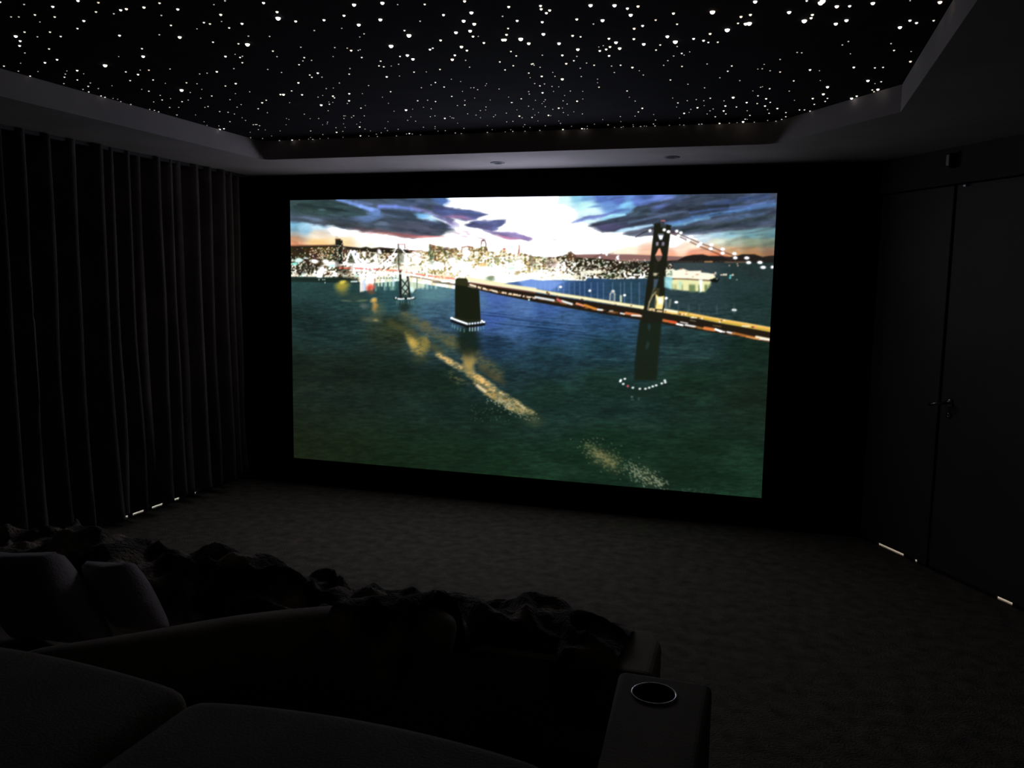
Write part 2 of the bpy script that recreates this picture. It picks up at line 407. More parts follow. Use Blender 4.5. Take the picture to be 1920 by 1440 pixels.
    P.blob(850, 428, 8, 4, 0, (150, 150, 205), .6, .9, 4)
    # third
    P.poly([(872, 421), (890, 414), (915, 414), (935, 413), (955, 412), (948, 421), (935, 430), (920, 434), (905, 431), (885, 426)], (78, 86, 132), .95, 2.5, 4)
    P.blob(915, 427, 22, 4, 5, (86, 80, 118), .8, .8, 3)
    P.poly([(910, 433), (940, 435), (970, 436), (985, 440), (1000, 449), (990, 454), (976, 450), (950, 447), (925, 441)], (128, 112, 165), .9, 2.5, 3)
    P.blob(955, 446, 24, 2.4, 6, (230, 150, 185), .8, .8, 2)
    P.blob(990, 449, 11, 4, 6, (140, 115, 160), .8, .7, 3)
    for x, y, w in ((877, 435, 10), (882, 440, 7), (875, 444, 12), (905, 447, 14), (860, 438, 10), (1042, 450, 8)): P.blob(x, y, w, 1.7, 8, (200, 150, 180), .7, .8, 2)
    # ---- right-hand streaked clouds
    P.poly([(1074, 418), (1090, 411), (1110, 406), (1140, 400), (1165, 396), (1130, 410), (1105, 414)], (92, 110, 190), .9, 2, 3)
    P.poly([(1106, 422), (1120, 417), (1150, 410), (1180, 400), (1200, 386), (1240, 378), (1300, 366), (1480, 355), (1480, 426), (1400, 430), (1360, 434), (1330, 438), (1290, 441), (1262, 440), (1240, 437), (1205, 428), (1180, 431), (1160, 435), (1130, 435), (1122, 429)], (60, 74, 98), .96, 3, 4)
    P.blob(1150, 425, 34, 6, -6, (86, 78, 128), .9, .6, 4)
    P.blob(1195, 414, 45, 7, -10, (62, 76, 100), .9, .6, 4)
    P.blob(1205, 397, 34, 8, -10, (60, 78, 96), .9, .6, 5)
    P.blob(1120, 388, 14, 3, -6, (85, 135, 195), .8, .8, 3)
    P.blob(1172, 388, 14, 5, -12, (120, 205, 255), .8, .8, 4)
    P.poly([(1125, 413), (1145, 403), (1172, 401), (1175, 404), (1155, 410), (1135, 414)], (150, 230, 262), .95, 2, 2)
    P.line([(1155, 396), (1180, 394)], 5, (80, 110, 200), .6, 3)
    P.blob(1215, 379, 24, 5, -12, (95, 125, 215), .75, .8, 5)
    P.blob(1238, 390, 16, 5, -15, (100, 130, 225), .8, .8, 4)
    P.line([(1180, 418), (1210, 412), (1250, 403), (1290, 396)], 3, (84, 108, 150), .8, 2.5)
    P.poly([(1150, 437), (1165, 430), (1200, 424), (1228, 420), (1228, 424), (1200, 431), (1175, 436)], (175, 225, 262), .95, 2, 2)
    P.poly([(1164, 439), (1180, 434), (1205, 430), (1228, 428), (1232, 442), (1200, 443), (1180, 442)], (86, 94, 120), .9, 2, 3)
    for pts, w, c, al in (([(1250, 421), (1275, 417), (1300, 409), (1335, 403), (1370, 398), (1405, 392), (1452, 384)], 6, (82, 140, 220), .9),
                          ([(1255, 424), (1285, 420), (1305, 413), (1330, 409)], 5, (100, 170, 225), .8),
                          ([(1295, 400), (1330, 394), (1370, 391), (1410, 386), (1452, 377)], 4, (75, 110, 195), .7),
                          ([(1325, 385), (1365, 380), (1400, 374), (1440, 369)], 9, (62, 88, 150), .7),
                          ([(1250, 384), (1275, 376), (1290, 370)], 8, (72, 90, 140), .6),
                          ([(1360, 415), (1390, 408), (1430, 402)], 7, (62, 92, 140), .6),
                          ([(1320, 388), (1365, 386), (1400, 380)], 4, (46, 62, 72), .7),
                          ([(1330, 405), (1350, 401), (1380, 399)], 1.8, (46, 66, 90), .7),
                          ([(1280, 432), (1320, 426), (1360, 421), (1400, 414), (1452, 405)], 8, (56, 72, 80), .8),
                          ([(1280, 440), (1320, 437), (1360, 431), (1400, 429), (1450, 422)], 4, (88, 96, 116), .7),
                          ([(1370, 439), (1410, 437), (1452, 430)], 3, (95, 128, 142), .8),
                          ([(1270, 394), (1295, 391), (1320, 388)], 6, (54, 66, 84), .7)):
        P.line(pts, w, c, al, w*.6)
    P.line([(1300, 445), (1330, 443)], 2, (150, 175, 200), .6, 1.5)
    ang = np.where(X < 1040, .13, -.20); U = X*np.cos(ang)+Y*np.sin(ang); V = -X*np.sin(ang)+Y*np.cos(ang)
    sn = fbm(U/40+.6*P.dx, V/7, 61, 3)-.5; sn2 = fbm(U/16, V/5.0, 67, 2)-.5
    sky = (Y < 470); Ls = P.C@np.array([.3, .6, .1]); am = sky*(1-sstep(120, 225, Ls))
    P.C *= (1+am*(.55*sn+.12*sn2))[:, None]
    bl = (am*sstep(.05, .20, sn)*sstep(-.1, .2, sn2)*(Y < 440)*.28)[:, None]
    P.C = P.C*(1-bl)+bl*np.array([108, 140, 215.])
    am2 = sky*sstep(120, 225, Ls)*(1-sstep(235, 262, Ls))
    P.C *= (1+am2*.25*sn)[:, None]
    dsk = (.22*(Y < 475)*(X > 1050)*(1-sstep(200, 255, P.C.min(1))))[:, None]; P.C = P.C*(1-dsk)+(P.C@np.array([.35, .5, .15]))[:, None]*dsk
    # ---- far hills
    P.poly([(1060, 478), (1120, 477), (1180, 477), (1250, 480), (1290, 482), (1290, 492), (1060, 492)], (134, 98, 94), 1, 1)
    P.poly([(1272, 488), (1285, 481), (1300, 478), (1318, 477), (1330, 480), (1350, 480), (1370, 482), (1385, 479), (1392, 477), (1415, 477), (1430, 482), (1442, 480), (1470, 478), (1470, 494), (1240, 494), (1240, 490)], (45, 40, 38), 1, 1)
    P.poly([(530, 462), (575, 461), (632, 460), (650, 462), (680, 465), (690, 463), (700, 466), (715, 464), (740, 466), (780, 470), (780, 520), (530, 520)], (52, 44, 34), 1, .9)
    P.line([(532, 460.5), (640, 460)], 2.4, (120, 70, 48), .6, 1.2)
    # ---- water
    wat = Y > 490
    C0 = P.C.copy()
    P.grid([(980, 575, (78, 112, 165)), (960, 610, (62, 96, 145)), (1060, 600, (58, 92, 135)), (900, 565, (80, 115, 160)), (560, 530, (45, 75, 75)), (560, 600, (36, 60, 56)), (560, 700, (32, 48, 38)), (560, 840, (32, 46, 25)), (650, 560, (42, 72, 72)), (640, 620, (36, 62, 60)), (650, 700, (31, 48, 38)), (650, 850, (30, 50, 27)),
            (740, 560, (45, 80, 85)), (740, 620, (48, 62, 44)), (740, 700, (30, 52, 42)), (740, 860, (25, 52, 28)), (820, 550, (85, 125, 135)), (830, 580, (62, 95, 115)), (830, 610, (55, 85, 110)), (830, 645, (45, 68, 68)), (830, 720, (28, 55, 42)), (830, 865, (24, 54, 30)),
            (930, 560, (70, 100, 165)), (930, 600, (58, 88, 150)), (930, 650, (38, 70, 100)), (930, 700, (30, 62, 68)), (930, 780, (26, 56, 44)), (930, 880, (24, 60, 35)),
            (1030, 580, (60, 92, 150)), (1030, 620, (42, 78, 118)), (1030, 670, (34, 68, 82)), (1030, 740, (28, 62, 52)), (1030, 890, (25, 62, 40)), (1130, 600, (46, 80, 118)), (1130, 650, (34, 70, 86)), (1130, 720, (28, 62, 52)), (1130, 850, (22, 60, 38)),
            (1100, 545, (45, 75, 112)), (1030, 532, (75, 110, 170)), (1180, 545, (45, 75, 95)), (1300, 560, (48, 70, 75)), (1420, 560, (38, 63, 60)), (1300, 535, (48, 68, 75)), (1400, 535, (42, 66, 66)),
            (1300, 640, (38, 68, 70)), (1420, 660, (30, 60, 48)), (1300, 720, (28, 60, 45)), (1420, 740, (28, 52, 38)), (1300, 860, (24, 56, 36)), (1420, 900, (24, 64, 42)), (1300, 500, (62, 75, 78)), (1420, 505, (44, 62, 60))], wat, 3.4, 1.5)
    k = sstep(491.5, 493.5, Y)[:, None]; left = (X < 1235) & (Y < 530); k[left] = 1
    P.C = C0*(1-k)+P.C*k
    rip = fbm(X/13+Y/40, Y/2.0, 21, 3)-.5; rip2 = fbm(X/4, Y/2.2, 27, 2)-.5
    am = sstep(530, 600, Y)*.42+.08
    big = fbm(X/60, Y/22, 23, 3)-.5
    P.C *= np.where(wat, 1+am*rip+.16*rip2+.35*big*sstep(560, 640, Y), 1)[:, None]
    for y0, x0, x1, a in ((596, 905, 1030, .5), (604, 960, 1080, .6), (612, 930, 1060, .5), (618, 990, 1100, .5), (590, 900, 1000, .4), (625, 1010, 1140, .4), (638, 1080, 1200, .35)):
        P.line([(x0, y0-6), ((x0+x1)/2, y0), (x1, y0+6)], 1.6, (22, 42, 80), a, 1); P.line([(x0, y0-8.5), ((x0+x1)/2, y0-2.5), (x1, y0+3.5)], 1.2, (95, 130, 185), a*.5, 1)
    for y0, x0, x1 in ((649, 1180, 1290), (668, 1240, 1330), (672, 1110, 1170)): P.line([(x0, y0), (x1, y0+3)], 1.2, (75, 110, 105), .4, 1)
    # light coloured water close to the shore
    st = vnoise(X/4.0, Y/60, 31); st2 = vnoise(X/2.5, Y/40, 33)
    P.poly([(690, 505), (880, 505), (860, 540), (700, 545)], (175, 215, 205), .75, 3, tex=sstep(.35, .75, st))
    P.poly([(705, 530), (752, 530), (752, 541), (705, 543)], (70, 110, 85), .7, 3, tex=sstep(.4, .7, st2))
    P.poly([(770, 525), (800, 525), (800, 538), (770, 545)], (225, 235, 200), .8, 3)
    P.poly([(968, 520), (1010, 520), (1060, 528), (1035, 545), (985, 540)], (130, 165, 235), .75, 4)
    for x in (1006, 1016, 1024, 1033, 1042, 1059, 1069, 1079, 1089, 1098, 1110, 1122, 1133, 1150, 1165, 1172, 1185, 1200): P.line([(x, 530), (x, 566+(x-1006)*.05)], 1.6, (150, 180, 220), .32, 1)
    # ---- city
    def top(x):
        xs = [540, 632, 633, 646, 647, 655, 675, 720, 775, 776, 806, 808, 818, 830, 833, 836, 858, 862, 869, 872, 888, 890, 903, 905, 916, 917, 940, 943, 950, 953, 958, 966, 974, 986, 1000, 1040, 1062, 1068, 1074, 1082, 1095, 1120, 1150, 1175, 1200, 1260]
        ys = [463, 463, 450, 450, 461, 466, 470, 474, 474, 471, 471, 458, 460, 462, 462, 466, 465, 468, 468, 463, 462, 465, 465, 462, 462, 471, 472, 467, 466, 474, 474, 475, 474, 475, 480, 482, 478, 472, 477, 482, 483, 484, 487, 489, 490, 494]
        return np.interp(x, xs, ys)
    def bot(x): return np.interp(x, [540, 640, 690, 760, 870, 1000, 1050, 1100, 1103, 1150, 1205, 1240, 1260], [520, 519, 533, 527, 545, 524, 526, 527, 522, 524, 523, 521, 520])
    ci = (Y > top(X)) & (Y < bot(X)) & (X < 1262) & (X > 540)
    edge = sstep(0, 1.4, Y-top(X))*sstep(0, 1.5, bot(X)-Y)
    # density of lights over the city
    def dens(x, y):
        a = np.interp(x, [548, 600, 640, 670, 700, 740, 780, 800, 815, 850, 870, 950, 1000, 1030, 1070, 1100, 1150, 1200, 1250], [.40, .44, .46, .60, .58, .62, .74, .78, .60, .66, .74, .76, .66, .60, .50, .44, .40, .38, .36])
        low = np.interp(y, [460, 475, 490, 500, 512, 530], [-.22, -.10, 0, .06, .16, .34])
        return a*.93+low*.9-.02
    n1 = vnoise(X/3.0, Y/2.6, 41)*.62+vnoise(X/1.7, Y/1.7, 43)*.38
    th = 1.02-dens(X, Y)
    lit = sstep(th-.08, th+.06, n1)
    darkc = np.stack([78+40*vnoise(X/9, Y/5, 51), 66+34*vnoise(X/9, Y/5, 52), 38+30*vnoise(X/9, Y/5, 53)], 1)
    dk = np.interp(X, [560, 700, 800, 1000, 1080, 1200], [.6, .9, 1.15, 1.0, .55, .5])[:, None]
    hue = vnoise(X/11, Y/7, 55)
    lc = np.where((hue > .86)[:, None], np.array([215, 250, 232.]), np.where((hue < .3)[:, None], np.array([262, 235, 205.]), np.array([262, 258, 235.])))
    cc = darkc*dk*(1-lit[:, None])+lc*lit[:, None]
    # building blocks: narrow slabs with their own tone
    bx = np.floor((X+2.2*vnoise(X*0, Y/12, 44))/6.3); bh = 466+_hash(bx, bx*0, 46)*34
    bt = _hash(bx, bx*0, 45)
    inb = (X > 775) & (X < 1062) & (Y > bh) & (Y < 515)
    fac = np.where(bt < .38, .15, np.where(bt > .74, 1.0, .55))
    side = (np.abs(((X+2.2*vnoise(X*0, Y/12, 44))/6.3)-bx-.5) > .40)
    n1 = n1+np.where(inb, (bt-.45)*.22-.10*side, 0)
    wide = np.interp(X, [560, 760, 800, 1000, 1060, 1100], [.09, .09, .2, .2, .10, .09])
    lit = sstep(0, 1, (n1-th+wide)/(2*wide))
    gold = np.array([205, 182, 112.])
    w3 = lit[:, None]
    gm = np.interp(X, [700, 800, 1000, 1080], [0, 1, 1, 0])[:, None]
    mid = gold*gm+(darkc*dk*.5+lc*.5)*(1-gm)
    cc = np.where(w3 < .5, darkc*dk*(1-2*w3)+mid*2*w3, mid*(2-2*w3)+lc*(2*w3-1))
    e = (edge*ci)[:, None]
    P.C = P.C*(1-e)+cc*e
    sh = np.interp(Y, [492, 504, 510, 520], [0, .3, .85, .2])*np.interp(X, [548, 560, 620, 700], [.8, .8, .7, .9])*(X < 690)
    # brighter clumps
    for x, y, rx, ry, c in ((565, 489, 8, 5, (225, 262, 255)), (557, 496, 6, 3, (140, 240, 225)), (580, 485, 5, 2, (230, 245, 255)), (593, 491, 8, 4.5, W), (612, 490, 7, 4, W), (630, 495, 22, 6, (262, 250, 245)), (607, 507, 6, 9, W), (603, 519, 6, 4, W), (625, 497, 8, 3, (200, 250, 255)), (655, 494, 18, 4, (262, 250, 235)), (690, 500, 30, 9, W), (672, 478, 8, 7, W), (708, 488, 5, 14, W), (714, 472, 4, 5, (255, 240, 255)), (735, 497, 14, 5, W), (765, 490, 10, 9, W), (757, 482, 7, 6, (250, 245, 255)), (770, 503, 30, 5, (262, 250, 225)), (785, 485, 9, 12, W),
                            (876, 475, 8, 12, W), (850, 490, 10, 10, (262, 262, 245)), (866, 500, 16, 9, W), (820, 498, 16, 8, (255, 262, 255)), (905, 503, 12, 5, W), (973, 498, 9, 14, W), (940, 505, 14, 6, W), (905, 512, 40, 7, W), (960, 520, 34, 8, W), (1010, 515, 24, 7, (262, 258, 235)), (1060, 519, 34, 3, (262, 258, 225)), (1030, 523, 42, 2, (262, 260, 230)), (1045, 498, 14, 4, (262, 240, 235)), (1115, 511, 28, 3, (250, 250, 225)), (1161, 477+6, 3, 6, W)):
        P.blob(x, y, rx, ry, 0, c, .95, .5, 3)
    for x, y, rx, ry, c in ((637, 477, 6.5, 29, (40, 44, 38)), (840, 466, 8, 4, (92, 66, 52)), (812, 476, 4.5, 20, (60, 92, 70)), (816, 464, 5, 5, (105, 72, 60)), (828, 466, 5, 5, (90, 70, 60)), (853, 470, 8, 4.5, (110, 88, 62)), (837, 475, 4, 6, (70, 76, 58)), (935, 488, 6, 7, (110, 125, 80)), (972, 511, 7, 4, (150, 120, 60)), (909, 499, 10, 4, (240, 185, 105)), (848, 478, 3, 5, (110, 90, 60)), (998, 490, 6, 12, (120, 110, 95)), (1034, 494, 12, 8, (96, 76, 66)), (1105, 501, 18, 5, (52, 46, 38)), (1190, 500, 26, 9, (46, 46, 38)), (650, 508, 14, 7, (44, 38, 26)), (585, 502, 20, 5, (46, 42, 36)), (570, 511, 14, 3.5, (46, 40, 34)), (1150, 518, 16, 3.5, (60, 80, 50)), (923, 522, 9, 3.5, (80, 105, 75)), (655, 521, 24, 5, (50, 42, 22))):
        P.blob(x, y, rx, ry, 0, c, .72, .7, 4)
    P.poly([(633, 449), (641, 448), (644, 455), (646, 495), (639, 495), (636, 470)], (42, 44, 36), 1, .7)
    P.line([(633, 449), (642, 449)], 2, (120, 72, 45), .9, .8)
    for q in range(16): P.blob(rnd.uniform(636, 645), rnd.uniform(460, 492), 1, 1, 0, (235, 250, 220), .9, .5)
    P.line([(905, 457), (906, 452), (909, 450.5), (912, 452), (913.5, 457), (913.5, 470)], 1.8, (130, 90, 75), .95, .7)
    P.blob(909, 451, 2.4, 1.4, 0, (90, 50, 50), 1, .4); P.line([(905, 458), (905, 462)], 1.5, (150, 110, 90), .8, .7)
    P.line([(976, 460), (975.5, 474)], 1.6, (185, 110, 80), .9, .7); P.line([(975.5, 468), (974, 478)], 2.6, (175, 100, 75), .7, .8)
    P.blob(948, 467, 3, 1.8, 0, (190, 90, 70), .9, .5); P.line([(948, 468), (945, 474)], 1.5, (190, 100, 80), .7, .8)
    for pts in ([(869, 464), (880, 462), (890, 464)], [(869, 464), (868, 474)], [(808, 459), (818, 461)], [(777, 471), (795, 470)]): P.line(pts, 1.6, (160, 90, 70), .8, .8)
    P.poly([(1064, 480), (1069, 474), (1072, 471), (1076, 475), (1082, 479), (1082, 489), (1064, 489)], (92, 66, 48), .9, 1); P.dots([(1075, 479), (1076, 485), (1070, 486)], 1.3, (255, 225, 180))
    P.dots([(1139, 478), (1126, 483)], 2.3, W); P.line([(1115, 483), (1130, 476)], 1.3, (90, 55, 50), .8, .7); P.line([(1142, 477), (1152, 475)], 1.1, (90, 55, 50), .6, .7)
    P.dots([(1010+rnd.random()*215, 0) for _ in range(0)], 1, W)
    for _ in range(120):
        x = rnd.uniform(1010, 1222); y = 486+rnd.random()**.8*30
        P.blob(x, y, rnd.choice((.9, 1.2, 1.6)), rnd.choice((.9, 1.2, 1.5)), 0, (250, 248, 225), .9, .5)
    for _ in range(90):
        P.blob(rnd.uniform(585, 640), rnd.uniform(464, 486), rnd.choice((.8, 1.1, 1.6)), 1, 0, (255, 215, 165), .85, .5)
    for _ in range(60):
        P.blob(rnd.uniform(655, 760), rnd.uniform(468, 495), rnd.choice((.8, 1.1, 1.6)), 1.1, 0, (250, 245, 205), .9, .5)
    for x in np.arange(1165, 1236, 2.6): P.blob(x, 488.5, .9, .9, 0, (225, 180, 150), .8, .5)
    for x in np.arange(1262, 1400, 3.1): P.blob(x, 490.5+rnd.uniform(-.5, .5), .8, .7, 0, (150, 130, 95), .7, .5)
    P.line([(1322, 491), (1336, 491)], 1.8, (235, 165, 95), .9, .8); P.line([(1360, 492), (1398, 492)], 1.3, (190, 130, 90), .6, .8)
    P.dots([(1383, 495), (1384, 498.5), (1368, 498)], 1.3, (240, 190, 170))
    # shore line at the left
    P.line([(548, 516.5), (600, 517), (600, 518), (636, 518)], 4.2, (262, 245, 225), .95, 1.2, tex=sstep(.25, .5, vnoise(X/2.6, Y/9, 61)))
    P.blob(603, 514, 5, 6, 0, W, .9, .4); P.blob(632, 514, 3.5, 5, -30, W, .85, .5); P.blob(594, 510, 2.5, 5, 0, W, .8, .5)
    P.poly([(548, 520), (650, 521), (676, 523), (676, 531), (548, 528)], (34, 50, 42), .8, 1.5)
    P.dots([(602, 524.5), (609, 524.2), (612.5, 524.2), (613, 530)], 1.1, (225, 250, 235)); P.line([(662, 528), (673, 528)], 2.4, (230, 250, 250), .95, .8)
    # reflections near the left
    P.blob(645, 537, 14, 9, -10, (165, 150, 55), .9, .8, 3); P.blob(646, 530, 6, 4, -20, (225, 205, 80), .9, .7, 2); P.blob(646, 548, 12, 8, 0, (110, 105, 55), .5, .9)
    P.poly([(677, 518), (706, 518), (706, 541), (677, 548)], (262, 245, 225), .9, 2, tex=sstep(.25, .5, st))
    P.poly([(682, 525), (690, 525), (690, 545), (682, 545)], (205, 220, 240), .9, 1.4)
    P.poly([(690, 512), (704, 512), (704, 538), (690, 538)], (262, 255, 245), .95, 2); P.blob(697, 539, 8, 7, 0, (215, 85, 65), .9, .7, 2)
    P.line([(706, 523), (706, 543)], 2.4, (110, 80, 70), .6, 1)
    for x, c in ((713, (235, 240, 210)), (719, (225, 245, 235)), (727, (190, 225, 205)), (734, (205, 235, 205)), (741, (190, 225, 235))): P.poly([(x-2.6, 520), (x+2.6, 520), (x+1.5, 537), (x-1.5, 537)], c, .8, 1.2)
    P.poly([(710, 508), (752, 512), (752, 520), (710, 520)], (250, 250, 235), .9, 1.5, tex=sstep(.3, .6, vnoise(X/3, Y/3, 71)))
    for x in np.arange(712, 750, 5.5): P.blob(x, 521.5, 1.7, 1.3, 0, (40, 55, 50), .8, .5)
    P.blob(776, 543, 6, 6, 0, (215, 245, 240), .9, .6, 2); P.line([(783, 544), (779, 549)], 2.5, (50, 65, 60), .8, 1)
    P.blob(652, 564, 12, 2, 2, (105, 120, 85), .6, .9, 3); P.blob(682, 563, 12, 2.4, -3, (115, 130, 95), .7, .9, 3); P.blob(672, 558, 20, 10, 0, (60, 72, 55), .4, 1)
    P.blob(699, 548, 8, 4, 0, (120, 72, 48), .7, .9, 2); P.blob(703, 562, 6, 4, -20, (230, 185, 95), .9, .7, 3); P.blob(706, 573, 5, 12, 0, (215, 155, 75), .85, .8, 3); P.blob(712, 580, 14, 16, 0, (95, 95, 60), .45, .9)
    P.blob(688, 574, 9, 5, 20, (115, 115, 100), .5, .9, 3); P.blob(700, 598, 20, 6, 8, (92, 90, 68), .6, .9, 3); P.blob(709, 600, 5, 2, 10, (175, 150, 90), .7, .9, 2)
    # gold lane on the water
    tx = sstep(.25, .75, fbm(X/5+Y/9, Y/2.2, 81, 3)); tx2 = .35+.65*tx
    P.line([(735, 605), (775, 625), (830, 660)], 12, (78, 78, 46), .7, 7)
    P.line([(760, 590), (800, 612), (850, 640), (890, 665), (935, 700)], 16, (100, 92, 52), .7, 8, 26, tx2)
    P.poly([(763, 624), (790, 638), (806, 628), (810, 650), (795, 668), (776, 662)], (165, 138, 58), .9, 6, 4, tx2)
    P.blob(777, 643, 8, 12, -25, (200, 165, 75), .8, .8, 3); P.blob(800, 648, 9, 14, 0, (120, 110, 55), .6, .9, 4)
    P.blob(790, 672, 16, 10, 10, (72, 76, 42), .5, .9, 4)
    P.line([(845, 700), (862, 712), (880, 716)], 14, (95, 92, 55), .7, 6, 8, tx)
    P.line([(824, 664), (845, 677), (866, 689)], 8, (232, 185, 105), .95, 4, 11, tx2)
    P.blob(882, 678, 12, 24, -4, (170, 140, 70), .9, .6, 4); P.blob(882, 664, 10, 10, 0, (150, 125, 85), .7, .8, 4)
    P.poly([(866, 690), (890, 697), (935, 727), (968, 748), (1005, 774), (975, 776), (935, 752), (910, 738), (885, 712)], (190, 150, 72), .95, 4, 4, tx2)
    P.line([(890, 700), (905, 711), (925, 725)], 9, (240, 185, 100), .9, 4, 12, tx2); P.line([(898, 722), (912, 733)], 5, (250, 215, 165), .8, 3)
    P.line([(930, 730), (965, 750), (1002, 774)], 4, (225, 205, 160), .7, 2.5, 3, tx)
    P.line([(905, 690), (945, 716)], 12, (85, 72, 42), .5, 8)
    for _ in range(190):
        t = rnd.random(); x = 925+t*75+rnd.gauss(0, 7); y = 745+t*34+rnd.gauss(0, 6)
        P.blob(x, y, rnd.uniform(.8, 2.2), rnd.uniform(.6, 1.1), 25, (170, 168, 140), .7, .6)
    for _ in range(40): P.blob(rnd.uniform(885, 960), rnd.uniform(755, 790), 1.1, .8, 0, (95, 115, 105), .6, .6)
    P.blob(1000, 785, 22, 14, 20, (75, 80, 48), .5, .9, 4)
    P.blob(1135, 860, 34, 18, 30, (88, 88, 52), .55, .9, 5); P.line([(1103, 834), (1125, 850), (1152, 868)], 9, (130, 120, 68), .75, 5, 14, tx)
    for _ in range(170):
        t = rnd.random(); x = 1098+t*70+rnd.gauss(0, 11); y = 836+t*36+rnd.gauss(0, 12)
        P.blob(x, y, rnd.uniform(.8, 2.6), .8, 30, (138, 128, 84), .6, .6)
    P.blob(1215, 890, 32, 18, 28, (62, 78, 50), .5, .9, 5)
    for _ in range(200):
        t = rnd.random(); x = 1180+t*66+rnd.gauss(0, 7); y = 872+t*40+rnd.gauss(0, 9)
        P.blob(x, y, rnd.uniform(1, 3.2), .8, 36, (158, 158, 128), .65, .6)
    for _ in range(60): P.blob(rnd.uniform(1280, 1330), rnd.uniform(914, 926), 1.3, .8, 10, (80, 100, 72), .4, .6)
    # ---- far towers and cables of the bridge
    dk_ = (58, 60, 56)
    P.poly([(661, 472), (656, 493), (670, 494)], (52, 60, 46), .75, 1.5)
    for pts, w in (([(661, 470), (656, 482), (650, 497)], 3), ([(661, 470), (668, 482), (681, 499)], 3), ([(668, 472), (677, 486), (692, 500)], 3), ([(668, 472), (672, 490)], 6)): P.line(pts, w, (250, 252, 255), .95, .8)
    P.blob(670, 477, 2, 3, 0, (100, 105, 130), .8, .5)
    P.poly([(751, 463), (760, 480), (762, 492), (738, 497)], (84, 88, 60), .55, 2.5, 2)
    for pts, w in (([(748, 463), (740, 477), (730, 488), (716, 498)], 2.6), ([(748, 477), (738, 490), (725, 499)], 2.6), ([(753, 462), (760, 472), (766, 478)], 2.4)): P.line(pts, w, (250, 252, 255), .95, .8)
    P.line([(762, 462), (770, 470), (782, 478), (795, 485)], 1.4, (225, 150, 130), .7, .8); P.line([(750, 458), (751, 506)], 1.9, dk_, .95, .7); P.line([(762, 458), (762, 466)], 1.3, (120, 70, 70), .9, .7)
    P.line([(752, 458.5), (762, 458.5)], 1.5, (235, 120, 110), .9, .7)
    for x0, x1 in ((753.5, 754.5), (767.5, 771)): P.line([(x0, 508 if x0 < 760 else 520), (x1, 556)], 4.2, (42, 44, 40), 1, .8)
    P.poly([(756, 522), (768, 522), (769, 553), (757, 553)], (190, 210, 195), .7, 1)
    P.line([(756, 524), (769, 540), (757, 554)], 2, (44, 46, 40), 1, .7); P.line([(768, 524), (757, 540), (770, 553)], 2, (44, 46, 40), 1, .7); P.line([(755, 553.5), (771, 553.5)], 3, (50, 60, 52), .8, .8)
    P.line([(744, 559), (780, 559)], 4, (30, 40, 36), .9, .9); P.dots([(745.5, 558.5), (750, 560), (753, 560.5), (756.5, 560.5), (760, 560), (768, 559.5), (771.5, 559.5), (775.5, 558.8), (778.5, 558)], 1.9, (238, 250, 250))
    for x in (747, 750, 756, 760, 769, 774, 778): P.line([(x, 564), (x, 571)], 1.1, (130, 150, 135), .6, .7)
    P.blob(762, 575, 12, 9, 0, (34, 44, 32), .6, .8)
    # roadway left of the big pier
    P.line([(640, 502.5), (680, 503.5), (705, 505), (755, 508), (785, 514), (820, 519), (858, 523)], 2.4, (232, 100, 85), .9, 1, 2.2, sstep(.2, .5, vnoise(X/3.4, Y/6, 91)))
    P.line([(660, 507), (700, 510), (755, 513)], 3.2, (252, 248, 235), .8, 1.2)
    P.line([(757, 512), (785, 518.5), (820, 525), (858, 529)], 4, (262, 255, 235), .95, 1.2)
    P.line([(768, 517.5), (790, 521), (820, 526.5), (858, 532.5)], 1.7, (110, 80, 55), .85, .8, None, sstep(.2, .5, vnoise(X/4, Y/6, 93)))
    P.line([(815, 528.5), (858, 534)], 2.6, (60, 62, 50), .8, 1); P.blob(852, 529.5, 6, 2.4, 8, W, .9, .5)
    P.line([(785, 522), (785, 540)], 2, (70, 95, 80), .7, .8)
    # roadway right of the pier: upper road, truss, lower road, bottom edge
    up = [(880, 523), (940, 533), (1005, 544.5), (1050, 552), (1100, 559.5), (1160, 569), (1205, 576), (1228, 579)]
    P.line([(880, 527), (1005, 543)], 7, (262, 248, 225), .9, 1.5)
    P.poly([(880, 529), (905, 533), (1005, 549), (1100, 564.5), (1205, 580), (1300, 596), (1350, 606), (1446, 621), (1446, 642), (1400, 633), (1300, 617), (1205, 600), (1100, 583), (1005, 566), (935, 552), (905, 545), (880, 536)], (44, 36, 26), 1, 1)
    P.line([(885, 530.5), (940, 539), (1005, 549)], 2.6, (120, 66, 48), .8, 1)
    P.line(up, 5.2, (255, 225, 150), 1, 1.2, 6); P.line(up, 2.4, (262, 250, 225), .9, 1, 2)
    up2 = [(1243, 582), (1262, 585), (1290, 589), (1345, 600), (1400, 609.5), (1446, 618)]
    P.line(up2, 7, (238, 182, 78), 1, 1.4, 8.5); P.line([(1243, 580), (1270, 585)], 5, (262, 248, 215), .9, 1.4); P.line([(1290, 591), (1345, 602), (1446, 620)], 2.2, (190, 165, 60), .9, 1, 3.5); P.line([(1285, 587), (1345, 597), (1446, 614)], 1.5, (250, 215, 150), .7, .8)
    for x, y, r in ((1156, 571, 2), (1185, 573, 2), (1249, 583, 2), (1276, 588.5, 2.4), (1283, 590, 1.5), (1353, 600.5, 2.2), (1310, 596, 2.6), (1412, 613, 3)): P.blob(x, y, r, r*.6, 9, (105, 55, 35), .85, .5)
    P.dots([(1280, 589), (1286, 589), (1300, 594.5), (1350, 603), (1359, 600.5), (1317, 596.5), (1255, 582)], 2, (262, 225, 195)); P.dots([(1416, 613.8)], 1.8, (250, 130, 140)); P.line([(1392, 611), (1406, 611.5)], 2.2, (262, 245, 225), .9, .8); P.line([(1296, 595), (1307, 595.5)], 2, (262, 235, 205), .9, .8)
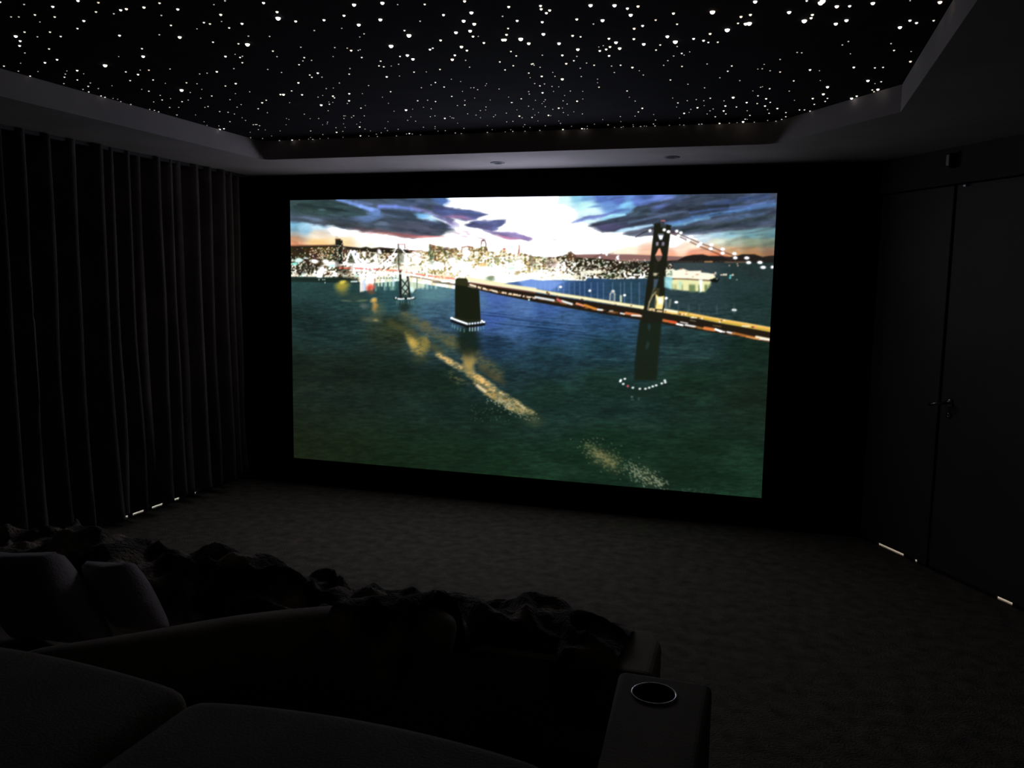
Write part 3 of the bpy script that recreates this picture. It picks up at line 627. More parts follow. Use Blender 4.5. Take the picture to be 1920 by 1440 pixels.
    P.dots([(1031, 551), (1028, 548.5)], 2.2, (110, 75, 45)); P.dots([(1047, 556.5), (1093, 562)], 2.4, (90, 55, 40))
    lw = [(884, 534), (905, 540), (935, 547), (965, 552), (1005, 559), (1040, 565), (1075, 571), (1100, 576), (1125, 580), (1160, 587), (1205, 593)]
    P.line(lw+[(1250, 602), (1300, 613), (1350, 621), (1400, 631), (1446, 639)], 4.5, (150, 92, 48), .75, 1.5, 4.5, sstep(.25, .7, vnoise(X/9+Y/5, Y/3, 94)))
    P.line(lw[:5], 4, (262, 235, 205), .95, 1.2, 3, sstep(.22, .5, vnoise(X/3, Y/4, 95)))
    for pts, w, c in (([(1006, 557), (1040, 563)], 4, (225, 232, 235)), ([(1055, 564), (1074, 570)], 4, (235, 245, 240)), ([(1083, 569), (1096, 573)], 4, (240, 150, 110)), ([(1098, 572), (1118, 579)], 4.5, (215, 135, 50)), ([(1122, 580), (1131, 581)], 3, W), ([(1145, 583), (1150, 583)], 3, (175, 165, 140)), ([(1165, 587), (1172, 588.5)], 2.6, W), ([(1175, 587), (1200, 591)], 5, (210, 120, 70)), ([(1186, 591), (1203, 592)], 2.6, W), ([(1047, 561), (1054, 565)], 4, (215, 110, 105))): P.line(pts, w, c, .95, 1)
    for pts, w, c in (([(1216, 594), (1233, 598)], 3, (190, 170, 165)), ([(1225, 597), (1233, 598)], 2.6, W), ([(1245, 600), (1268, 605)], 4.5, (200, 105, 50)), ([(1257, 602), (1268, 604)], 3.6, (225, 80, 50)), ([(1270, 607), (1281, 609.5)], 3.6, W), ([(1277, 603.5), (1290, 606)], 2, (235, 230, 230)), ([(1286, 609), (1305, 612)], 3, W), ([(1305, 612), (1325, 617)], 2.2, (165, 110, 50)), ([(1322, 615), (1340, 618)], 6, (225, 125, 60)), ([(1342, 617), (1353, 621)], 4.2, W), ([(1353, 621), (1359, 622)], 2.6, W), ([(1364, 622), (1378, 625)], 3, W), ([(1375, 624), (1420, 634)], 4.5, (170, 100, 42)), ([(1400, 631), (1425, 636)], 2, (235, 160, 90)), ([(1418, 631), (1444, 636)], 4, (262, 240, 205)), ([(1425, 635), (1444, 637.5)], 2, W), ([(1295, 600), (1305, 602)], 1.6, (120, 110, 90)), ([(1338, 610), (1352, 612)], 2, (105, 85, 50))): P.line(pts, w, c, .95, 1)
    P.dots([(994, 562)], 1.9, (205, 245, 255))
    for x, y, rx in ((1053, 538, 3.2), (1107.5, 545, 2.8), (1151, 546, 3.4), (1172.5, 553.5, 3), (1269, 566.5, 4), (1377, 581, 5)): P.blob(x, y, rx, 2.6, 5, W, 1, .45)
    P.line([(1145, 565), (1146, 551), (1150, 546), (1154, 551), (1153.5, 566)], 2.6, (190, 185, 175), .8, .9); P.line([(1165.5, 565), (1165.5, 555)], 4, (215, 220, 180), .85, 1); P.line([(1049, 544), (1049, 538)], 2, (170, 190, 215), .7, .8)
    P.line([(1249, 562), (1250, 577)], 5, (105, 115, 115), .8, 1.2); P.blob(1250, 559, 3.4, 3, 0, W, 1, .5); P.line([(1256, 575), (1258, 562)], 4, (130, 130, 105), .6, 1.2)
    for x in (1273, 1292, 1312, 1345, 1377): P.line([(x, 572), (x, 588)], 3, (75, 95, 95), .4, 1.5)
    # ---- central concrete pier
    P.blob(881, 640, 24, 34, 0, (27, 44, 30), .8, .5, 3)
    P.poly([(857, 524), (861, 521.5), (877, 522), (880, 526), (880, 537), (901, 543.5), (904, 602), (880, 604), (856, 598), (856, 540)], (34, 40, 24), 1, .8)
    P.poly([(858, 525), (862, 523), (876, 523), (879, 527), (879, 537), (858, 534)], (58, 60, 34), .9, 1); P.line([(857, 596), (880, 603), (904, 601)], 6, (48, 52, 34), .6, 2)
    P.poly([(848, 599), (880, 609), (912, 605), (912, 610), (880, 615), (848, 603)], (28, 30, 30), 1, .8)
    P.line([(849, 596), (862, 601), (879, 607)], 3.6, (238, 250, 250), 1, .9); P.dots([(849.5, 596)], 2.4, W); P.dots([(883.5, 606.7), (888.5, 606.3), (893.5, 605.8), (899, 605), (904, 604.2), (908, 603.2), (910.5, 603.5), (906, 601)], 2, (244, 250, 252))
    for x, y in ((883.5, 616), (888.5, 616), (893.5, 615.5), (899, 615)): P.line([(x, y-2), (x, y+4)], 2, (185, 215, 225), .8, .8)
    for x, y in ((851, 608), (855, 610), (861, 613), (866, 615), (873, 617), (904, 613), (909, 611)): P.line([(x, y), (x, y+5)], 1.8, (110, 175, 170), .55, .9)
    # ---- near suspension tower
    T = (38, 40, 28)
    P.poly([(1202, 600), (1242, 600), (1238, 645), (1232, 712), (1190, 712), (1196, 650)], (32, 44, 27), .92, 3)
    P.poly([(1228, 420), (1239, 418), (1240, 424), (1250, 424), (1251, 421), (1259, 423), (1257, 445), (1252, 485), (1248, 540), (1246, 580), (1242, 604), (1232, 606), (1203, 604), (1209, 575), (1213, 540), (1221, 485), (1226, 440)], T, 1, .8)
    P.line([(1244, 414), (1244, 424)], 3, (56, 58, 54), .8, 1); P.line([(1226, 421), (1260, 424)], 2, (42, 44, 36), .9, .8); P.line([(1241.5, 414.5), (1247.5, 414.5)], 2, (235, 120, 115), .95, .7)
    P.poly([(1240, 419.5), (1250, 419.5), (1250, 427), (1240, 427)], (62, 70, 76), .8, 1)
    P.poly([(1235, 441), (1245.5, 441), (1242.5, 450), (1238, 450)], (205, 220, 250), 1, .9); P.blob(1240, 445, 3, 3.4, 0, W, 1, .5); P.poly([(1234, 438), (1246, 438), (1245, 441), (1235, 441)], (88, 92, 100), .9, .8)
    P.poly([(1231, 454), (1236, 454), (1235.5, 461), (1231, 461)], (135, 128, 148), 1, .6); P.poly([(1242, 454), (1247, 454), (1246.5, 461), (1241.5, 461)], (122, 114, 134), 1, .6)
    P.poly([(1236, 466), (1239, 466), (1243, 479.5), (1229.5, 479.5)], (243, 162, 130), 1, .7); P.poly([(1229.5, 480), (1243, 480), (1240, 488), (1235.5, 491), (1232, 488)], (96, 76, 72), 1, .7)
    P.poly([(1227, 491), (1236, 492), (1230, 512), (1226, 510)], (48, 48, 36), .6, 1)
    P.poly([(1226, 512), (1236, 512), (1237, 519), (1226, 519)], (240, 225, 200), .85, 1, tex=sstep(.3, .55, vnoise(X/3, Y/3, 97)))
    P.poly([(1227, 523), (1236, 523), (1232, 538), (1226, 542)], (70, 88, 108), .85, 1.5); P.poly([(1226, 541), (1231, 539), (1223, 556), (1220, 560)], (98, 100, 74), .7, 1.5)
    P.poly([(1222, 562), (1229, 556), (1230, 578), (1220, 578)], (48, 62, 60), .9, 1.2)
    P.line([(1216, 580), (1219, 566), (1225, 554), (1231, 547)], 2.6, (165, 155, 120), .85, 1.2); P.line([(1229, 575), (1231, 556)], 1.6, (150, 140, 105), .7, .9)
    P.poly([(1230, 551), (1237, 556), (1246, 555), (1246, 563), (1243, 580), (1230, 579), (1232, 566)], (255, 222, 140), 1, 1.2); P.poly([(1233, 556), (1243, 558), (1244, 570), (1236, 570)], (262, 262, 235), .9, 1.8); P.poly([(1230, 540), (1238, 540), (1236, 557), (1231, 550)], (85, 75, 45), .7, 1.5)
    P.poly([(1219, 577), (1243, 580), (1243, 586), (1217, 582)], (252, 215, 160), .85, 1, tex=sstep(.2, .5, vnoise(X/3.4, Y/4, 99)))
    P.blob(1219, 613, 3.5, 7, -8, (40, 66, 72), .85, .6, 1.5); P.blob(1215, 647, 3.5, 9, 5, (38, 68, 66), .8, .6, 1.5)
    P.line([(1202, 604), (1196, 650), (1192, 690)], 3, (30, 36, 24), .5, 1.5)
    # main cables
    P.line([(1193, 445), (1207, 437), (1226, 429)], 1.6, (52, 44, 46), .9, .8)
    for off in ((0, 0), (-3, 8)):
        pts = [(1259, 434), (1275, 440), (1295, 448), (1315, 457), (1338, 465), (1360, 474), (1378, 480)]
        P.line([(a+off[0], b+off[1]*(.3+.7*(a-1259)/119)) for a, b in pts], 1.9, (88, 52, 50), .85, .8)
    L = [(1220, 433, 3.2), (1246.5, 431.5, 3.4), (1254.5, 435, 3.8), (1270, 434, 3.6), (1277.5, 437, 3.6), (1273, 442.5, 3.6), (1296, 444.5, 4.2), (1292, 451, 4), (1314, 457.5, 4), (1310, 461, 3.6), (1334.5, 459.5, 4.6), (1333.5, 466.5, 4.2), (1355.5, 467.5, 4.6), (1355.5, 475, 4.6), (1377.5, 476, 4.6), (1379, 483.7, 4.6), (1400.5, 484, 5.2), (1404, 492.5, 5.2), (1425, 492.3, 5.4), (1431, 501.5, 5.6), (1448, 501, 3.2)]
    for x, y, r in L: P.blob(x, y, r, 3.1, 4, W, 1, .4)
    # ---- lit island at the right
    P.poly([(1249, 506), (1262, 504), (1268, 507), (1282, 504), (1292, 508), (1314, 508), (1316, 511), (1328, 512), (1338, 514), (1342, 519), (1334, 525), (1312, 524.5), (1262, 522), (1250, 519)], (262, 246, 220), 1, 1, 0)
    P.poly([(1249, 508), (1261, 507), (1262, 517), (1249, 517)], (120, 150, 125), .9, 1, 0, sstep(.4, .6, vnoise(X/2.4, Y/2.4, 103)))
    for x, y, w in ((1278, 505, 3), (1288, 514, 3), (1308, 515, 3.5), (1288, 509, 2), (1300, 519, 2)): P.blob(x, y, w, 1.2, 0, (205, 130, 100), .8, .6)
    P.poly([(1270, 523), (1334, 527), (1332, 536), (1322, 547), (1285, 545), (1262, 542), (1257, 540), (1248, 526)], (238, 235, 175), .95, 2); P.poly([(1247, 519), (1262, 519), (1260, 543), (1247, 538)], (150, 215, 225), .85, 2.5)
    P.poly([(1262, 533), (1334, 534), (1322, 549), (1262, 546)], (92, 115, 72), .85, 3, tex=sstep(.3, .7, st)); P.line([(1262, 522.5), (1290, 523), (1332, 526)], 1.6, (110, 66, 38), .9, .8)
    P.poly([(1311, 524), (1318, 524), (1317, 547), (1313, 548)], (240, 250, 235), .95, 1.4); P.poly([(1273, 528), (1279, 528), (1278, 541), (1275, 542)], (165, 220, 200), .7, 1.5)
    P.poly([(1331, 524), (1342, 522), (1350, 523), (1345, 530), (1334, 528)], (26, 30, 24), 1, 1); P.line([(1336, 514), (1352, 515.5), (1375, 516)], 2.2, (245, 215, 185), .85, 1, None, sstep(.3, .55, vnoise(X/3, Y/5, 105))); P.dots([(1342, 511.5), (1358, 514.5), (1362, 514.5), (1374.5, 515.2)], 1.6, (250, 235, 215)); P.line([(1332, 520), (1341, 520)], 2, (250, 225, 160), .8, .8)
    P.dots([(1370, 517), (1369.5, 521)], 1.9, (110, 225, 230)); P.dots([(1382, 524.5), (1345, 523)], 1.4, (150, 160, 145)); P.line([(1312, 508.5), (1314.5, 508.5)], 2, (250, 210, 170), .9, .8)
    # ---- lights round the foot of the near tower
    P.blob(1206, 735, 34, 13, 0, (26, 44, 30), .5, .9)
    P.dots([(1173, 709.5), (1165.5, 711.8), (1164.5, 714.2), (1170, 719), (1188, 726), (1201, 728), (1211.5, 728), (1218.5, 726), (1225, 723.6), (1231.5, 721.6), (1242, 718), (1247.5, 712.5), (1248.5, 716)], 2.6, (238, 248, 250), 1, 2); P.dots([(1178.5, 723)], 2.4, (215, 70, 85))
    P.blob(1186, 743, 2.4, 2, 0, (95, 125, 125), .7, .6); P.blob(1187, 748, 3, 3, 0, (52, 88, 88), .6, .8); P.blob(1199, 747, 3, 3.5, 0, (55, 88, 85), .7, .8)
    Lm = P.C@np.array([.3, .6, .1])
    P.C *= (.76+.30*sstep(38, 88, Lm))[:, None]
    ds = (.22*sstep(560, 760, Y))[:, None]; P.C = P.C*(1-ds)+(P.C@np.array([.3, .6, .1]))[:, None]*ds*np.array([.98, 1., .9])
    # film grain
    g = _hash(np.floor(X*1.1), np.floor(Y*1.1), 7)-.5
    P.C = P.C*(1+.045*g[:, None])
    return P.C
HOT = 2.3
def to_light(c):
    c = c/255.
    lin = np.where(c <= .04045, c/12.92, ((c+.055)/1.055)**2.4)
    return lin*(1+HOT*sstep(.93, .995, c.min(1))[:, None]*np.array([.85, .92, 1.35]))


def build_screen():
    NU, NV = 820, 461
    u, v = np.meshgrid(np.linspace(0, 1, NU), np.linspace(0, 1, NV))
    w = HH[6]*u+HH[7]*v+1
    X = (HH[0]*u+HH[1]*v+HH[2])/w; Y = (HH[3]*u+HH[4]*v+HH[5])/w
    rgb = paint(X.ravel(), Y.ravel())
    im = np.clip(rgb, 0, 255).reshape(NV, NU, 3)
    for ax in (0, 1):          # the lens of the projector softens the picture by about a pixel
        pa = np.concatenate([im.take([0], ax), im, im.take([-1], ax)], ax)
        n_ = im.shape[ax]
        im = .25*pa.take(range(0, n_), ax)+.5*pa.take(range(1, n_+1), ax)+.25*pa.take(range(2, n_+2), ax)
    rgb = to_light(im.reshape(-1, 3))
    n = NU*NV
    co = np.zeros((n, 3), np.float32); co[:, 0] = (-1.778+3.556*u).ravel(); co[:, 1] = -.030; co[:, 2] = (.2133+2*v).ravel()
    me = bpy.data.meshes.new('picture_surface')
    idx = np.arange(n).reshape(NV, NU)
    q = np.stack([idx[:-1, :-1], idx[:-1, 1:], idx[1:, 1:], idx[1:, :-1]], -1).reshape(-1, 4)
    me.vertices.add(n); me.vertices.foreach_set('co', co.ravel())
    me.loops.add(q.size); me.loops.foreach_set('vertex_index', q.ravel().astype(np.int32))
    me.polygons.add(len(q)); me.polygons.foreach_set('loop_start', (np.arange(len(q))*4).astype(np.int32))
    try: me.polygons.foreach_set('loop_total', np.full(len(q), 4, np.int32))
    except Exception: pass
    me.update(calc_edges=True)
    at = me.color_attributes.new('picture', 'FLOAT_COLOR', 'POINT')
    c4 = np.ones((n, 4), np.float32); c4[:, :3] = rgb
    at.data.foreach_set('color', c4.ravel())
    m = bpy.data.materials.new('projected_picture'); m.use_nodes = True
    nt = m.node_tree; nt.nodes.remove(nt.nodes['Principled BSDF'])
    e = nt.nodes.new('ShaderNodeEmission'); a = nt.nodes.new('ShaderNodeVertexColor'); a.layer_name = 'picture'
    nt.links.new(a.outputs['Color'], e.inputs['Color']); e.inputs['Strength'].default_value = 1
    nt.links.new(e.outputs[0], nt.nodes['Material Output'].inputs['Surface'])
    me.materials.append(m)
    o = bpy.data.objects.new('picture_surface', me); COL.objects.link(o)
    return o
scr = empty('projection_screen', (0, 0, .21)); tag(scr, 'huge glowing projection screen showing a lit bridge and city at dusk', 'screen')
PI_S = Matrix.Translation((0, 0, -.21))
o = build_screen(); o.parent = scr; o.matrix_parent_inverse = PI_S
o['label'] = 'bright picture of a long bridge across dark water to a city'
bm = bmesh.new(); fw = .085; x0, x1, z0, z1 = -1.778, 1.778, .2133, 2.2133
for a, b in (((x0-fw, -.045, z0-fw), (x0, -.001, z1+fw)), ((x1, -.045, z0-fw), (x1+fw, -.001, z1+fw)),
             ((x0, -.045, z0-fw), (x1, -.001, z0)), ((x0, -.045, z1), (x1, -.001, z1+fw))): box(bm, a, b)
o = link_mesh('frame', bm, M_FRAME); o.parent = scr; o.matrix_parent_inverse = PI_S

